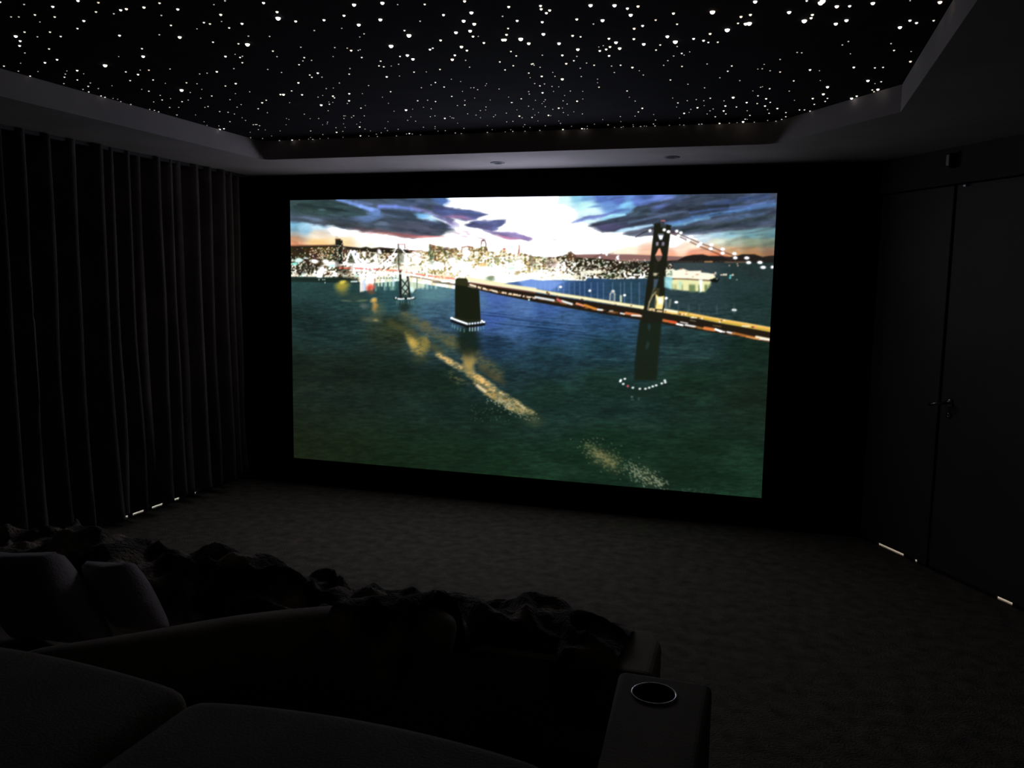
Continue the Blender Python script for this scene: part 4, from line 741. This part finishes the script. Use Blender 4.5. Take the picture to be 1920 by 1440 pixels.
# ---------------------------------------------------------------- star lights
STARS = [(-0.695,-3.533,3),(-0.637,-3.492,2),(-0.56,-3.449,4),(-0.427,-3.477,4),(-0.375,-3.444,3),(-0.459,-3.365,3),(-0.414,-3.332,2),(-0.36,-3.36,4),(-0.332,-3.365,4),(-0.261,-3.364,4),(-0.178,-3.388,3),(-0.264,-3.275,2),(-0.162,-3.318,4),(-0.056,-3.23,4),(0.05,-3.353,2),(-0.011,-3.328,1),(-0.8,-3.394,2),(-0.773,-3.387,2),(-0.696,-3.392,3),(-0.647,-3.355,3),(-0.749,-3.32,1),(-0.581,-3.292,4),(-0.678,-3.221,3),(-0.311,-3.168,3),(-0.172,-3.167,3),(-0.161,-3.148,3),(-0.123,-3.089,3),(-0.046,-3.122,4),(-0.102,-3.162,1),(-0.247,-3.107,1),(-0.911,-3.234,3),(-0.816,-3.21,3),(-0.991,-3.199,5),(-1.031,-3.142,4),(-1.092,-3.088,4),(-0.916,-3.171,2),(-0.823,-3.153,3),(-0.591,-3.108,4),(-0.436,-3.078,2),(-0.381,-3.033,5),(-0.3,-2.943,3),(-0.217,-2.899,3),(-0.117,-2.98,2),(-0.187,-2.884,6),(-0.64,-2.932,3),(-0.72,-2.832,5),(-0.824,-2.853,1),(-0.384,-2.749,4),(-0.326,-2.766,1),(-0.335,-2.72,3),(-0.314,-2.734,2),(-0.377,-2.644,3),(-0.475,-2.564,2),(-1.164,-2.996,2),(-1.014,-3.021,3),(-1.213,-2.848,4),(-1.119,-2.877,4),(-1.442,-2.844,3),(-1.327,-2.865,1),(-1.458,-2.755,2),(-1.376,-2.728,1),(-0.99,-2.748,6),(-1.184,-2.702,4),(-1.204,-2.644,1),(-1.238,-2.705,1),(-1.291,-2.66,2),(-1.343,-2.613,3),(-1.452,-2.507,2),(-1.327,-2.554,3),(-0.987,-2.629,3),(-0.968,-2.575,4),(-1.091,-2.484,3),(-0.862,-2.631,3),(-0.9,-2.64,1),(-0.975,-2.47,3),(-0.756,-2.625,2),(-0.686,-2.517,2),(-0.643,-2.522,2),(-0.583,-2.535,4),(-0.64,-2.317,4),(-0.719,-2.285,3),(-0.879,-2.248,1),(-0.824,-2.355,2),(-0.859,-2.385,3),(-0.986,-2.259,6),(-0.98,-2.203,2),(-0.967,-2.397,1),(-1.163,-2.276,3),(-1.257,-2.415,1),(-1.369,-2.381,2),(-1.315,-2.488,2),(-1.38,-2.433,3),(-1.458,-2.384,2),(-1.474,-2.331,3),(-1.17,-2.317,1),(-1.484,-2.668,3),(-1.484,-2.24,3),(-1.488,-2.209,3),(-1.468,-2.176,1),(-1.459,-2.154,1),(-1.487,-2.101,2),(-1.487,-2.029,3),(-1.175,-2.181,2),(-1.241,-2.087,3),(-1.32,-2.055,2),(-1.177,-2.102,1),(-1.167,-2.027,3),(-1.109,-2.053,2),(-1.015,-2.077,2),(-0.925,-2.11,3),(-1.334,-1.916,3),(-1.285,-1.905,2),(-1.439,-1.727,3),(-1.144,-1.873,2),(-1.112,-1.89,3),(-1.334,-1.703,1),(-0.889,-2.012,2),(-0.775,-2.128,1),(-0.68,-2.148,2),(-0.907,-1.892,2),(-0.97,-1.837,2),(-1.136,-1.758,3),(-1.104,-1.728,3),(-1.099,-1.678,2),(-1.123,-1.573,1),(-1.152,-1.498,2),(-1.266,-1.485,3),(-1.48,-1.895,2),(-1.473,-1.867,3),(-1.478,-1.828,3),(-1.423,-1.511,1),(-1.478,-1.411,1),(-1.418,-1.38,2),(-1.447,-1.291,4),(-1.485,-1.276,4),(-1.48,-1.293,1),(-1.188,-1.369,3),(-1.172,-1.37,3),(-1.362,-1.145,1),(-1.479,-0.969,2),(0.162,-3.303,4),(0.152,-3.208,4),(0.117,-3.147,6),(0.157,-3.099,4),(0.262,-3.087,4),(0.163,-2.983,2),(0.355,-3.115,4),(0.274,-2.982,1),(0.444,-3.211,5),(0.543,-3.204,5),(0.355,-3.007,5),(0.457,-3.043,5),(0.321,-2.9,2),(0.286,-2.866,1),(0.584,-3.175,1),(0.672,-3.156,3),(0.584,-2.991,2),(0.484,-2.902,3),(0.475,-2.843,6),(0.348,-2.728,6),(0.353,-2.587,5),(0.35,-2.526,5),(0.316,-2.577,3),(0.69,-3.037,4),(0.81,-3.153,4),(0.791,-3.037,5),(0.733,-2.957,5),(0.757,-2.915,5),(0.714,-2.84,5),(0.7,-2.771,4),(0.719,-2.766,1),(0.657,-2.834,5),(0.564,-2.753,4),(0.711,-2.681,4),(0.609,-2.651,5),(0.611,-2.596,4),(0.475,-2.644,4),(0.493,-2.659,3),(0.539,-2.541,4),(0.505,-2.482,5),(0.553,-2.455,2),(0.53,-2.346,2),(0.393,-2.34,3),(0.931,-3.063,4),(0.88,-2.972,2),(0.856,-2.834,3),(0.827,-2.762,4),(0.794,-2.703,5),(0.802,-2.702,5),(0.774,-2.54,3),(0.682,-2.399,3),(0.662,-2.267,3),(-0.041,-2.957,2),(-0.146,-2.773,3),(-0.178,-2.694,2),(-0.006,-2.796,2),(0.122,-2.759,2),(0.166,-2.74,2),(0.165,-2.706,4),(0.193,-2.7,2),(0.205,-2.707,1),(0.156,-2.599,3),(0.048,-2.639,1),(-0.076,-2.654,3),(-0.11,-2.608,2),(-0.07,-2.607,2),(-0.159,-2.557,3),(-0.338,-2.516,2),(-0.309,-2.454,2),(-0.157,-2.407,4),(-0.211,-2.383,3),(-0.224,-2.343,3),(-0.178,-2.334,2),(0.021,-2.446,2),(-0.03,-2.357,3),(-0.342,-2.262,4),(-0.157,-2.213,2),(0.206,-2.528,3),(0.164,-2.458,3),(0.177,-2.439,3),(0.213,-2.442,1),(0.257,-2.463,2),(0.111,-2.273,4),(0.172,-2.271,1),(0.265,-2.323,3),(0.318,-2.312,1),(-0.048,-2.135,2),(-0.466,-2.119,3),(-0.462,-2.031,4),(-0.564,-2.061,4),(-0.55,-2.057,5),(-0.276,-2.124,2),(-0.237,-2.126,1),(-0.413,-1.963,2),(-0.371,-1.991,1),(-0.327,-1.968,4),(-0.34,-1.93,3),(-0.221,-1.999,4),(-0.158,-1.984,1),(-0.769,-1.909,4),(-0.712,-1.959,3),(-0.881,-1.777,3),(-0.895,-1.67,2),(-0.628,-1.876,1),(-0.496,-1.788,5),(-0.419,-1.845,1),(-0.443,-1.797,3),(-0.404,-1.832,1),(-0.301,-1.851,4),(-0.343,-1.791,2),(-0.536,-1.645,2),(-0.715,-1.588,2),(-0.275,-1.724,1),(-0.328,-1.67,3),(-0.003,-1.993,3),(-0.098,-1.887,1),(0.176,-2.037,2),(0.281,-2.12,3),(0.243,-2.08,2),(0.375,-2.161,1),(0.4,-2.11,1),(0.286,-2.026,3),(0.402,-1.981,1),(0.417,-1.981,2),(0.42,-1.937,2),(0.5,-2.041,1),(0.483,-2.007,1),(0.523,-1.927,2),(0.337,-1.919,1),(0.247,-1.829,3),(0.041,-1.772,3),(0.095,-1.772,2),(0.122,-1.734,3),(0.276,-1.724,2),(0.237,-1.621,3),(0.343,-1.766,1),(0.403,-1.704,1),(0.513,-1.748,1),(0.49,-1.626,3),(0.195,-1.617,2),(0.03,-1.571,2),(0.004,-1.612,1),(0.327,-1.549,2),(0.299,-1.474,1),(0.267,-1.467,2),(-0.114,-1.571,5),(-0.072,-1.58,1),(-0.192,-1.553,1),(-0.133,-1.746,1),(0.171,-1.4,2),(0.203,-1.356,2),(0.201,-1.279,1),(0.282,-1.292,2),(0.307,-1.336,2),(0.381,-1.372,2),(0.306,-1.131,2),(-0.06,-1.368,2),(-0.026,-1.384,2),(0.001,-1.307,4),(0.049,-1.348,1),(0.045,-1.31,2),(0.051,-1.3,2),(0.018,-1.153,1),(-0.523,-1.495,2),(-0.515,-1.493,1),(-0.561,-1.424,2),(-0.501,-1.447,2),(-0.468,-1.486,3),(-0.411,-1.47,2),(-0.753,-1.463,1),(-0.703,-1.456,2),(-0.885,-1.496,1),(-0.887,-1.468,1),(-0.996,-1.323,1),(-0.709,-1.346,2),(-0.781,-1.276,1),(-0.739,-1.297,1),(-0.644,-1.276,1),(-0.523,-1.301,1),(-0.573,-1.248,1),(-0.597,-1.166,4),(-0.599,-1.094,2),(-0.692,-1.168,1),(-0.228,-1.298,2),(-0.168,-1.388,1),(-0.195,-1.262,2),(-0.358,-1.281,1),(-0.465,-1.097,2),(-0.489,-1.015,2),(-0.56,-0.954,2),(-0.403,-1.047,2),(-0.227,-1.076,2),(-0.152,-1.078,2),(-0.178,-1.017,1),(-0.193,-0.933,1),(-0.143,-0.94,2),(-0.112,-0.854,3),(-0.004,-0.993,2),(0.161,-1.045,1),(0.145,-0.911,1),(0.252,-0.883,1),(-0.751,-1.172,2),(-0.825,-1.03,4),(-0.77,-1.052,2),(-0.877,-0.853,1),(-0.738,-0.884,4),(-0.96,-1.107,3),(-1.09,-0.888,1),(-1.148,-1.147,1),(-1.221,-1.196,1),(-1.307,-0.995,1),(-1.164,-1.369,3),(-1.169,-1.334,3),(-1.255,-1.217,2),(-1.422,-0.921,2),(-1.357,-0.827,3),(-1.261,-0.829,4),(-1.208,-0.828,1),(-1.136,-0.835,1),(-1.112,-0.824,3),(-1.054,-0.833,1),(-0.993,-0.836,1),(-0.952,-0.975,2),(-0.596,-1.028,1),(-0.692,-0.86,1),(-0.611,-0.917,2),(-0.645,-0.835,2),(-0.515,-0.832,2),(-0.398,-0.896,4),(-0.388,-0.874,2),(-0.423,-0.882,2),(-0.352,-0.832,1),(-0.084,-0.824,2),(0.087,-0.83,3),(0.199,-0.825,1),(0.914,-2.913,4),(1.035,-3.047,4),(1.028,-3.014,4),(1.034,-2.97,4),(1.052,-2.995,4),(0.994,-2.877,4),(0.96,-2.737,5),(0.862,-2.698,6),(0.874,-2.633,5),(0.985,-2.605,5),(1.058,-2.691,4),(1.083,-2.67,3),(1.194,-3.012,5),(1.117,-2.878,4),(1.161,-2.811,2),(1.2,-2.845,5),(1.269,-2.992,5),(1.304,-2.95,4),(1.303,-2.88,5),(1.341,-2.963,4),(1.323,-2.749,4),(1.289,-2.723,4),(1.376,-2.803,3),(1.443,-2.861,4),(1.441,-2.738,3),(1.569,-2.846,6),(1.657,-2.769,4),(1.688,-2.783,4),(1.644,-2.697,3),(1.669,-2.685,5),(1.681,-2.688,6),(1.707,-2.917,5),(1.604,-2.629,6),(1.542,-2.594,4),(1.39,-2.598,5),(1.41,-2.523,6),(1.409,-2.455,2),(1.479,-2.545,4),(1.512,-2.512,4),(1.527,-2.483,3),(1.561,-2.478,3),(1.267,-2.595,4),(1.292,-2.519,5),(1.195,-2.566,5),(1.179,-2.622,4),(1.162,-2.512,4),(1.194,-2.483,5),(1.141,-2.481,4),(1.113,-2.466,4),(1.12,-2.519,1),(1.14,-2.533,1),(1.134,-2.386,4),(1.035,-2.507,5),(1.35,-2.492,3),(1.325,-2.425,3),(1.415,-2.353,3),(1.421,-2.324,1),(1.38,-2.321,2),(1.447,-2.366,1),(0.879,-2.457,2),(0.956,-2.438,4),(1.008,-2.407,2),(0.981,-2.345,3),(0.94,-2.307,4),(0.775,-2.472,3),(0.799,-2.333,3),(0.806,-2.338,3),(0.804,-2.314,2),(0.717,-2.326,3),(0.819,-2.274,2),(1.023,-2.296,2),(1.046,-2.255,3),(0.979,-2.219,2),(1.113,-2.223,2),(1.152,-2.229,3),(1.193,-2.181,4),(1.349,-2.255,2),(1.323,-2.185,2),(1.394,-2.15,3),(1.497,-2.165,2),(1.592,-2.109,3),(1.571,-2.024,3),(1.531,-1.913,2),(1.612,-1.84,2),(1.693,-2.03,1),(1.711,-2.032,2),(1.72,-2.104,1),(0.745,-2.19,3),(0.727,-2.107,1),(0.784,-2.121,4),(0.848,-2.175,1),(0.84,-2.106,2),(0.859,-2.05,5),(0.951,-2.076,2),(1.104,-2.113,2),(1.212,-2.118,1),(1.217,-2.04,2),(0.716,-1.995,2),(0.727,-1.946,3),(0.757,-1.977,2),(0.778,-1.921,2),(0.806,-1.906,1),(0.701,-1.805,4),(0.643,-1.842,2),(0.631,-1.791,2),(0.758,-1.818,1),(0.838,-1.81,2),(0.893,-1.789,1),(0.788,-1.721,1),(1.01,-2.012,1),(0.985,-1.858,3),(0.996,-1.945,1),(1.097,-1.752,3),(1.084,-1.613,1),(1.097,-1.519,2),(1.319,-1.923,3),(1.385,-1.823,2),(1.451,-1.734,2),(0.563,-1.699,3),(0.494,-1.625,2),(0.621,-1.648,1),(0.672,-1.649,2),(0.654,-1.608,1),(0.632,-1.564,1),(0.628,-1.487,2),(0.548,-1.519,2),(0.55,-1.442,1),(0.752,-1.605,2),(0.753,-1.526,2),(0.818,-1.583,4),(0.856,-1.625,1),(0.649,-1.413,2),(0.687,-1.439,4),(0.706,-1.435,1),(0.682,-1.319,2),(0.741,-1.328,1),(0.69,-1.247,1),(0.772,-1.262,2),(0.553,-1.348,1),(0.515,-1.286,1),(0.483,-1.228,3),(0.586,-1.266,4),(0.594,-1.249,1),(0.426,-1.279,4),(0.426,-1.229,2),(0.462,-1.441,1),(0.345,-1.139,2),(0.381,-1.027,2),(0.354,-0.964,1),(0.486,-1.12,1),(0.488,-0.969,2),(0.385,-0.93,1),(0.6,-1.095,1),(0.592,-1.023,2),(0.632,-0.92,1),(0.674,-0.837,4),(0.686,-0.825,3),(0.773,-0.954,1),(0.846,-1.081,1),(0.845,-0.921,3),(0.72,-0.901,1),(1.105,-1.341,4),(1.07,-1.25,3),(1.035,-1.14,2),(0.956,-1.146,2),(0.933,-1.001,1),(1.126,-1.007,2),(1.099,-0.891,3),(1.098,-0.832,2),(1.099,-0.832,3),(1.138,-1.162,1),(1.26,-1.036,1),(1.239,-0.835,1),(1.18,-0.831,1),(1.296,-1.431,3),(1.284,-1.548,1),(1.278,-1.329,1),(1.346,-1.471,2),(1.391,-1.489,2),(1.424,-1.453,2),(1.416,-1.335,1),(1.342,-1.256,2),(1.379,-1.293,4),(1.298,-1.162,4),(1.325,-1.175,1),(1.459,-1.505,3),(1.519,-1.428,2),(1.566,-1.498,5),(1.518,-1.305,4),(1.57,-1.266,3),(1.624,-1.366,4),(1.681,-1.508,3),(1.697,-1.687,2),(1.705,-1.696,1),(1.661,-1.62,1),(1.717,-1.433,4),(1.673,-1.329,3),(1.709,-1.261,4),(1.619,-1.158,2),(1.628,-1.03,3),(1.502,-1.181,4),(1.508,-1.097,3),(1.453,-1.241,2),(1.434,-1.197,2),(1.413,-1.118,2),(1.449,-1.032,3),(1.458,-0.833,4),(1.511,-0.829,2),(1.553,-0.833,1),(1.586,-0.854,5),(1.6,-0.929,3),(1.61,-0.919,1),(1.645,-0.828,2),(1.345,-0.829,3),(1.361,-0.833,3),(1.26,-0.822,2),(0.903,-0.823,2),(0.918,-0.845,1),(0.865,-0.831,1),(0.983,-0.891,1),(0.976,-0.837,2),(1.013,-0.825,1),(1.018,-0.832,2),(1.039,-0.841,1),(1.05,-0.83,1),(0.249,-0.833,3),(0.416,-0.829,3),(0.322,-0.822,2),(0.558,-0.831,4),(0.703,-0.826,2),(1.72,-1.164,2),(1.716,-0.865,2),(1.811,-2.78,5),(1.861,-2.672,6),(1.885,-2.732,4),(1.882,-2.697,4),(1.863,-2.884,3),(1.906,-2.855,6),(1.911,-2.869,6),(1.957,-2.804,5),(1.996,-2.797,4),(1.965,-2.61,5),(1.997,-2.642,5),(2.064,-2.809,5),(2.173,-2.805,1),(2.264,-2.768,5),(2.201,-2.588,4),(2.226,-2.554,4),(2.277,-2.567,3),(2.179,-2.514,5),(2.174,-2.305,2),(2.196,-2.204,3),(2.022,-2.372,2),(2.004,-2.329,2),(2.042,-2.191,1),(1.845,-2.261,2),(1.862,-2.251,2),(1.782,-2.169,2),(1.742,-1.99,2),(1.782,-1.959,3),(1.901,-1.968,4),(1.839,-1.781,3),(1.939,-1.942,1),(1.95,-1.759,1),(1.736,-1.65,3),(1.822,-1.577,2),(1.986,-1.627,5),(1.975,-1.478,5),(1.998,-1.377,3),(1.991,-1.307,3),(1.931,-1.389,4),(1.943,-1.247,3),(1.735,-1.344,3),(1.768,-1.184,4),(1.848,-1.365,1),(1.876,-1.121,3),(1.9,-1.116,3),(1.928,-1.078,3),(1.81,-1.066,3),(1.81,-0.952,3),(1.726,-1.066,3),(1.789,-0.88,3),(1.759,-0.835,2),(2.278,-2.015,4),(2.071,-1.97,4),(2.154,-1.941,3),(2.185,-1.942,3),(2.148,-1.712,5),(2.205,-1.678,3),(2.183,-1.645,1),(2.207,-1.523,5),(2.184,-1.517,3),(2.195,-1.478,3),(2.127,-1.398,4),(2.108,-1.351,5),(2.26,-2.17,1)]
RAD = {1: .0024, 2: .0031, 3: .0039, 4: .0050, 5: .0066, 6: .0086}
EM = {1: .3, 2: .55, 3: .95, 4: 1.5, 5: 2.4, 6: 3.5}
SM_ = {}
for k in RAD:
    SM_[k] = [emit('star_%d_%d' % (k, q), c, EM[k]) for q, c in enumerate(((1, .93, .78), (1, .97, .92), (1, .80, .62)))]
def dome(bm, c, r):
    seg, rg = 10, 4
    top = bm.verts.new((c[0], c[1], c[2]-r)); prev = None
    for j in range(1, rg+1):
        t = math.pi/2*j/rg
        ring = [bm.verts.new((c[0]+r*math.sin(t)*math.cos(2*math.pi*k/seg), c[1]+r*math.sin(t)*math.sin(2*math.pi*k/seg), c[2]-r*math.cos(t))) for k in range(seg)]
        for k in range(seg):
            if prev is None: bm.faces.new((top, ring[(k+1) % seg], ring[k]))
            else: bm.faces.new((prev[k], prev[(k+1) % seg], ring[(k+1) % seg], ring[k]))
        prev = ring
    bm.faces.new(prev)
rs = random.Random(5)
proto = {}
CAM = Vector((1.8307, -5.8530, 1.6211))
order = sorted(range(len(STARS)), key=lambda i: -(STARS[i][2]*10-math.hypot(STARS[i][0]-CAM.x, STARS[i][1]-CAM.y)))
big = sorted([i for i in order if STARS[i][2] == 6], key=lambda i: math.atan2(STARS[i][0]-CAM.x, STARS[i][1]-CAM.y))
ORD = ['leftmost', 'second from the left', 'third from the left', 'fourth from the left', 'fifth from the left', 'sixth from the left', 'seventh from the left', 'seventh from the right', 'sixth from the right', 'fifth from the right', 'fourth from the right', 'third from the right', 'second from the right', 'rightmost']
SZ = {1: 'very faint pinprick', 2: 'faint tiny', 3: 'small', 4: 'medium-sized bright', 5: 'large bright'}
for n_, i in enumerate(order[:300]):
    x, y, k = STARS[i]
    q = 0 if rs.random() < .6 else (1 if rs.random() < .85 else 2)
    if (k, q) not in proto:
        bm = bmesh.new(); dome(bm, (0, 0, 0), RAD[k]); o = link_mesh('star_light', bm, SM_[k][q]); proto[(k, q)] = o
    else:
        o = proto[(k, q)].copy(); COL.objects.link(o)
    o.location = (x, y, ZT-.0005)
    side = 'curtain side' if x < -.3 else ('door side' if x > 1.25 else 'middle')
    dep = 'near the screen' if y > -1.7 else ('midway back' if y > -2.6 else 'nearest the seats')
    if k == 6:
        lab = 'very large brilliant star light in the ceiling, %s of the fourteen largest' % ORD[big.index(i)]
        grp = 'star lights in the black ceiling'
    else:
        lab = '%s star light in the black ceiling, %s, %s' % (SZ[k], side, dep)
        grp = 'star lights in the black ceiling'
    tag(o, lab, 'star light', grp)
bm = bmesh.new()
for i in order[300:]:
    x, y, k = STARS[i]; dome(bm, (x, y, ZT-.0005), RAD[k])
o = link_mesh('faint_star_lights', bm, emit('faint_stars', (1, .95, .84), .55)); tag(o, 'scatter of the faintest pinprick star lights across the black ceiling', 'star lights', None, 'stuff')

# ---------------------------------------------------------------- near sofa with console
sofa = empty('sofa', (1.0, -4.5, 0)); tag(sofa, 'fabric sofa seen from behind, facing the screen, with a cup holder in its console', 'sofa')
PS = Matrix.Translation((-1.0, 4.5, 0))
def sp(name, bm, m, smooth=True, parent=None):
    o = link_mesh(name, bm, m, None, smooth); o.parent = parent or sofa
    o.matrix_parent_inverse = PS if parent is None else Matrix.Identity(4)
    return o
for (x0, x1, top) in ((.10, .862, .905), (.858, 1.535, .89)):
    w = x1-x0
    def f(p, w=w):
        t = 1-(2*p.x/w)**2
        return Vector((p.x, p.y+(.03*max(t, 0) if p.y > 0 else 0)-.12*(p.z-.2), p.z+.006*max(t, 0)*(p.z > 0)))
    bm = bmesh.new(); cushion(bm, (w, .34, .52), 26, 22, (0, 0, .01), f)
    for v in bm.verts: v.co += Vector(((x0+x1)/2, -4.80, top-.275))
    sp('back_cushion', bm, M_SOFA)
bm = bmesh.new(); box(bm, (.10, -5.02, .08), (1.54, -4.5, .42)); bevel(bm, .03, 3); sp('base', bm, M_SOFA)
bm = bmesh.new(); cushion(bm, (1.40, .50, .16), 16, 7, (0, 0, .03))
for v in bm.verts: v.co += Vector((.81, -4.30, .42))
sp('seat_cushion', bm, M_DARKSEAT)['label'] = 'seat cushion coloured dark as if in shadow'
# tapered console arm with a cup holder
CT = .72
cp = [(1.512, -3.945), (1.728, -3.945), (1.732, -4.75), (1.585, -4.75), (1.548, -4.37)]
bm = bmesh.new(); prism(bm, cp[::-1], .04, CT)
bmesh.ops.bevel(bm, geom=list(bm.edges), offset=.018, segments=4, affect='EDGES', profile=.5)
bmesh.ops.recalc_face_normals(bm, faces=bm.faces)
CX, CY = 1.608, -4.043
con = sp('console', bm, M_SOFA, False)
bm = bmesh.new(); rr_ = lathe(bm, [(.0465, -.09), (.0465, .03)], (CX, CY, CT), 48); bm.faces.new(rr_[0][::-1]); bm.faces.new(rr_[1])
bmesh.ops.recalc_face_normals(bm, faces=bm.faces)
cut = link_mesh('cutter', bm, M_CUP); bo_ = con.modifiers.new('b', 'BOOLEAN'); bo_.object = cut; bo_.operation = 'DIFFERENCE'
bpy.context.view_layer.update(); dg = bpy.context.evaluated_depsgraph_get()
nm = bpy.data.meshes.new_from_object(con.evaluated_get(dg)); con.modifiers.clear(); con.data = nm; bpy.data.objects.remove(cut)
bm = bmesh.new(); lathe(bm, [(.0455, .0005), (.0475, .004), (.0495, .004), (.051, .0005)], (CX, CY, CT), 48)
cup = link_mesh('cup_holder', bm, M_METAL, None, True); cup.parent = con; cup['label'] = 'thin chrome ring round a black cup well'
bm = bmesh.new(); r = lathe(bm, [(.0462, .0003), (.0455, -.086), (.0005, -.086)], (CX, CY, CT), 48)
cw = link_mesh('cup_well', bm, M_CUP, None, True); cw.parent = con

# ---------------------------------------------------------------- footstool bench with bolster, pillows and throw
BT = .36
bp = [(-2.0, -2.80), (1.30, -2.80), (1.44, -2.83), (1.49, -2.90), (1.50, -3.20), (.87, -3.17), (.70, -3.32), (.35, -3.58), (.0, -3.90), (-.3, -4.05), (-2.0, -4.05)]
bm = bmesh.new(); prism(bm, bp[::-1], .03, BT)
bmesh.ops.bevel(bm, geom=list(bm.edges), offset=.03, segments=4, affect='EDGES', profile=.5)
bmesh.ops.recalc_face_normals(bm, faces=bm.faces)
be = link_mesh('lounge_bench', bm, M_SOFA); tag(be, 'low wide upholstered lounge bench between the sofa and the screen', 'bench')
bl = [(-.25, -4.06), (-.05, -3.99), (.10, -3.90), (.27, -3.73), (.45, -3.60), (.65, -3.48), (.78, -3.43), (.86, -3.41), (.89, -3.405)]
bz = [.47, .475, .478, .482, .485, .485, .482, .476, .47]; br = [.07, .095, .106, .110, .110, .108, .104, .09, .06]
bm = bmesh.new(); tube(bm, [(p[0], p[1], z) for p, z in zip(bl, bz)], br, 28)
bo = link_mesh('bolster', bm, M_SOFA, None, True); sb = bo.modifiers.new('s', 'SUBSURF'); sb.levels = 2; sb.render_levels = 2
tag(bo, 'long curved fabric bolster lying along the near edge of the bench', 'bolster')
bm = bmesh.new(); pillow_mesh(bm, (-.572, -3.62, .515), (.215, -.02, .025), (-.158, .05, .130), .19)
p1 = link_mesh('throw_pillow', bm, M_PILLOW, None, True); tag(p1, 'larger square plush pillow at the left edge, leaning on the bench', 'pillow', 'plush pillows leaning on the bench')
bm = bmesh.new(); pillow_mesh(bm, (-.278, -3.54, .528), (.120, -.03, .02), (-.10, .03, .098), .13)
p2 = link_mesh('throw_pillow', bm, M_PILLOW, None, True); tag(p2, 'smaller square plush pillow leaning right of the larger one', 'pillow', 'plush pillows leaning on the bench')

def throw_mesh():
    bm = bmesh.new(); NX, NY = 250, 80; g = []
    def S(a, b, v):
        v = max(0, min(1, (v-a)/(b-a))); return v*v*(3-2*v)
    for i in range(NX+1):
        x = -1.95+3.325*i/NX; row = []
        far = -2.88-.03*math.sin(x*3.1+1)
        near = -3.36-.06*math.sin(x*2.3)
        k = S(.42, .58, x)*(1-S(.80, .90, x)); near = near*(1-k)-3.66*k
        k = S(.80, .90, x)*(1-S(1.16, 1.24, x)); near = near*(1-k)-3.15*k
        k = S(1.16, 1.24, x); near = near*(1-k)-3.29*k
        for j in range(NY+1):
            t = j/NY
            yy = near+(far-near)*t
            xx = x+.03*noise.noise(Vector((x*4, yy*5, 2.)))
            u = -1+2*t; prof = max(0, 1-abs(u)**3.2)
            nv = noise.noise(Vector((x*3.6, yy*5.0, .7))); n2 = 1-abs(noise.noise(Vector((x*5+yy*3, yy*6, 5.))))*2.4; n3 = noise.noise(Vector((x*21, yy*21, 1.))); n4 = noise.noise(Vector((x*10-yy*6, yy*9, 8.)))
            end = min(1, (1.385-x)/.10) if x > 1.285 else 1
            h = (.088+.078*nv+.055*max(0, n2)+.03*n4+.012*n3)*prof**.6*max(end, 0)**.5*(1-.2*S(.75, 1.05, x))
            if -1.2 < x < .25: h += .035*prof
            z = BT+.004+max(h, .0)
            yb = -3.60+(x-.45)*.44; dy = yy-yb; c = S(.46, .58, x)*(1-S(.86, .94, x))
            if abs(dy) < .150: z = max(z, BT+(.125+math.sqrt(.150**2-dy*dy)*.95+.012*n3+.015*n4)*c)
            elif dy < 0 and c > .01: z = BT+(.125*max(0, 1+(dy+.15)*9))*c
            if yy < -3.20 and x > 1.18: z -= (-3.20-yy)*1.9*S(1.16, 1.24, x)
            row.append(bm.verts.new((xx, yy, z)))
        g.append(row)
    for a, b in zip(g[:-1], g[1:]):
        for j in range(NY): bm.faces.new((a[j], b[j], b[j+1], a[j+1]))
    return bm
th = link_mesh('fur_throw', throw_mesh(), M_FUR, None, True); tag(th, 'dark rumpled faux fur throw heaped along the bench', 'throw blanket')

# ---------------------------------------------------------------- lamps in the hall and outside, seen only as slivers under the doors
def area(name, loc, sx, sy, power, col, rz=0):
    L = bpy.data.lights.new(name, 'AREA'); L.shape = 'RECTANGLE'; L.size = sx; L.size_y = sy; L.energy = power; L.color = col
    o = bpy.data.objects.new(name, L); COL.objects.link(o); o.location = loc; o.rotation_euler = (0, 0, rz); return o
area('daylight_outside', (XL-.16, -.95, .5), .05, 1.2, 9.0, (1, .98, .95))
q = MD @ Vector((.8, .16, .5)); area('hall_lamp', q, 1.9, .05, 3.6, (1, .9, .75), math.atan2(D.y, D.x))

wd = bpy.data.worlds.new('dark'); SC.world = wd; wd.use_nodes = True
wd.node_tree.nodes['Background'].inputs[0].default_value = (0, 0, 0, 1); wd.node_tree.nodes['Background'].inputs[1].default_value = 0

# ---------------------------------------------------------------- camera
def cam_axes(yaw, pitch, roll):
    cy, sy = math.cos(yaw), math.sin(yaw); f = Vector((sy, cy, 0)); r = Vector((cy, -sy, 0)); u = Vector((0, 0, 1))
    cp_, sp_ = math.cos(pitch), math.sin(pitch); f2 = f*cp_-u*sp_; u2 = u*cp_+f*sp_
    cr, sr = math.cos(roll), math.sin(roll)
    return r*cr+u2*sr, -r*sr+u2*cr, f2
r_, u_, f_ = cam_axes(math.radians(-17.27836), math.radians(6.81648), math.radians(.91184))
cd = bpy.data.cameras.new('camera'); cd.lens = 30.0; cd.sensor_width = 36; cd.sensor_fit = 'HORIZONTAL'; cd.clip_start = .05
co = bpy.data.objects.new('camera', cd); COL.objects.link(co)
co.matrix_world = Matrix(((r_.x, u_.x, -f_.x, CAM.x), (r_.y, u_.y, -f_.y, CAM.y), (r_.z, u_.z, -f_.z, CAM.z), (0, 0, 0, 1)))
SC.camera = co
SC.view_settings.view_transform = 'Standard'; SC.view_settings.look = 'None'
SC.view_settings.exposure = 0; SC.view_settings.gamma = 1; SC.view_settings.use_curve_mapping = False
SC.cycles.use_light_tree = True; SC.cycles.max_bounces = 6; SC.cycles.diffuse_bounces = 5
SC.cycles.caustics_reflective = False; SC.cycles.caustics_refractive = False
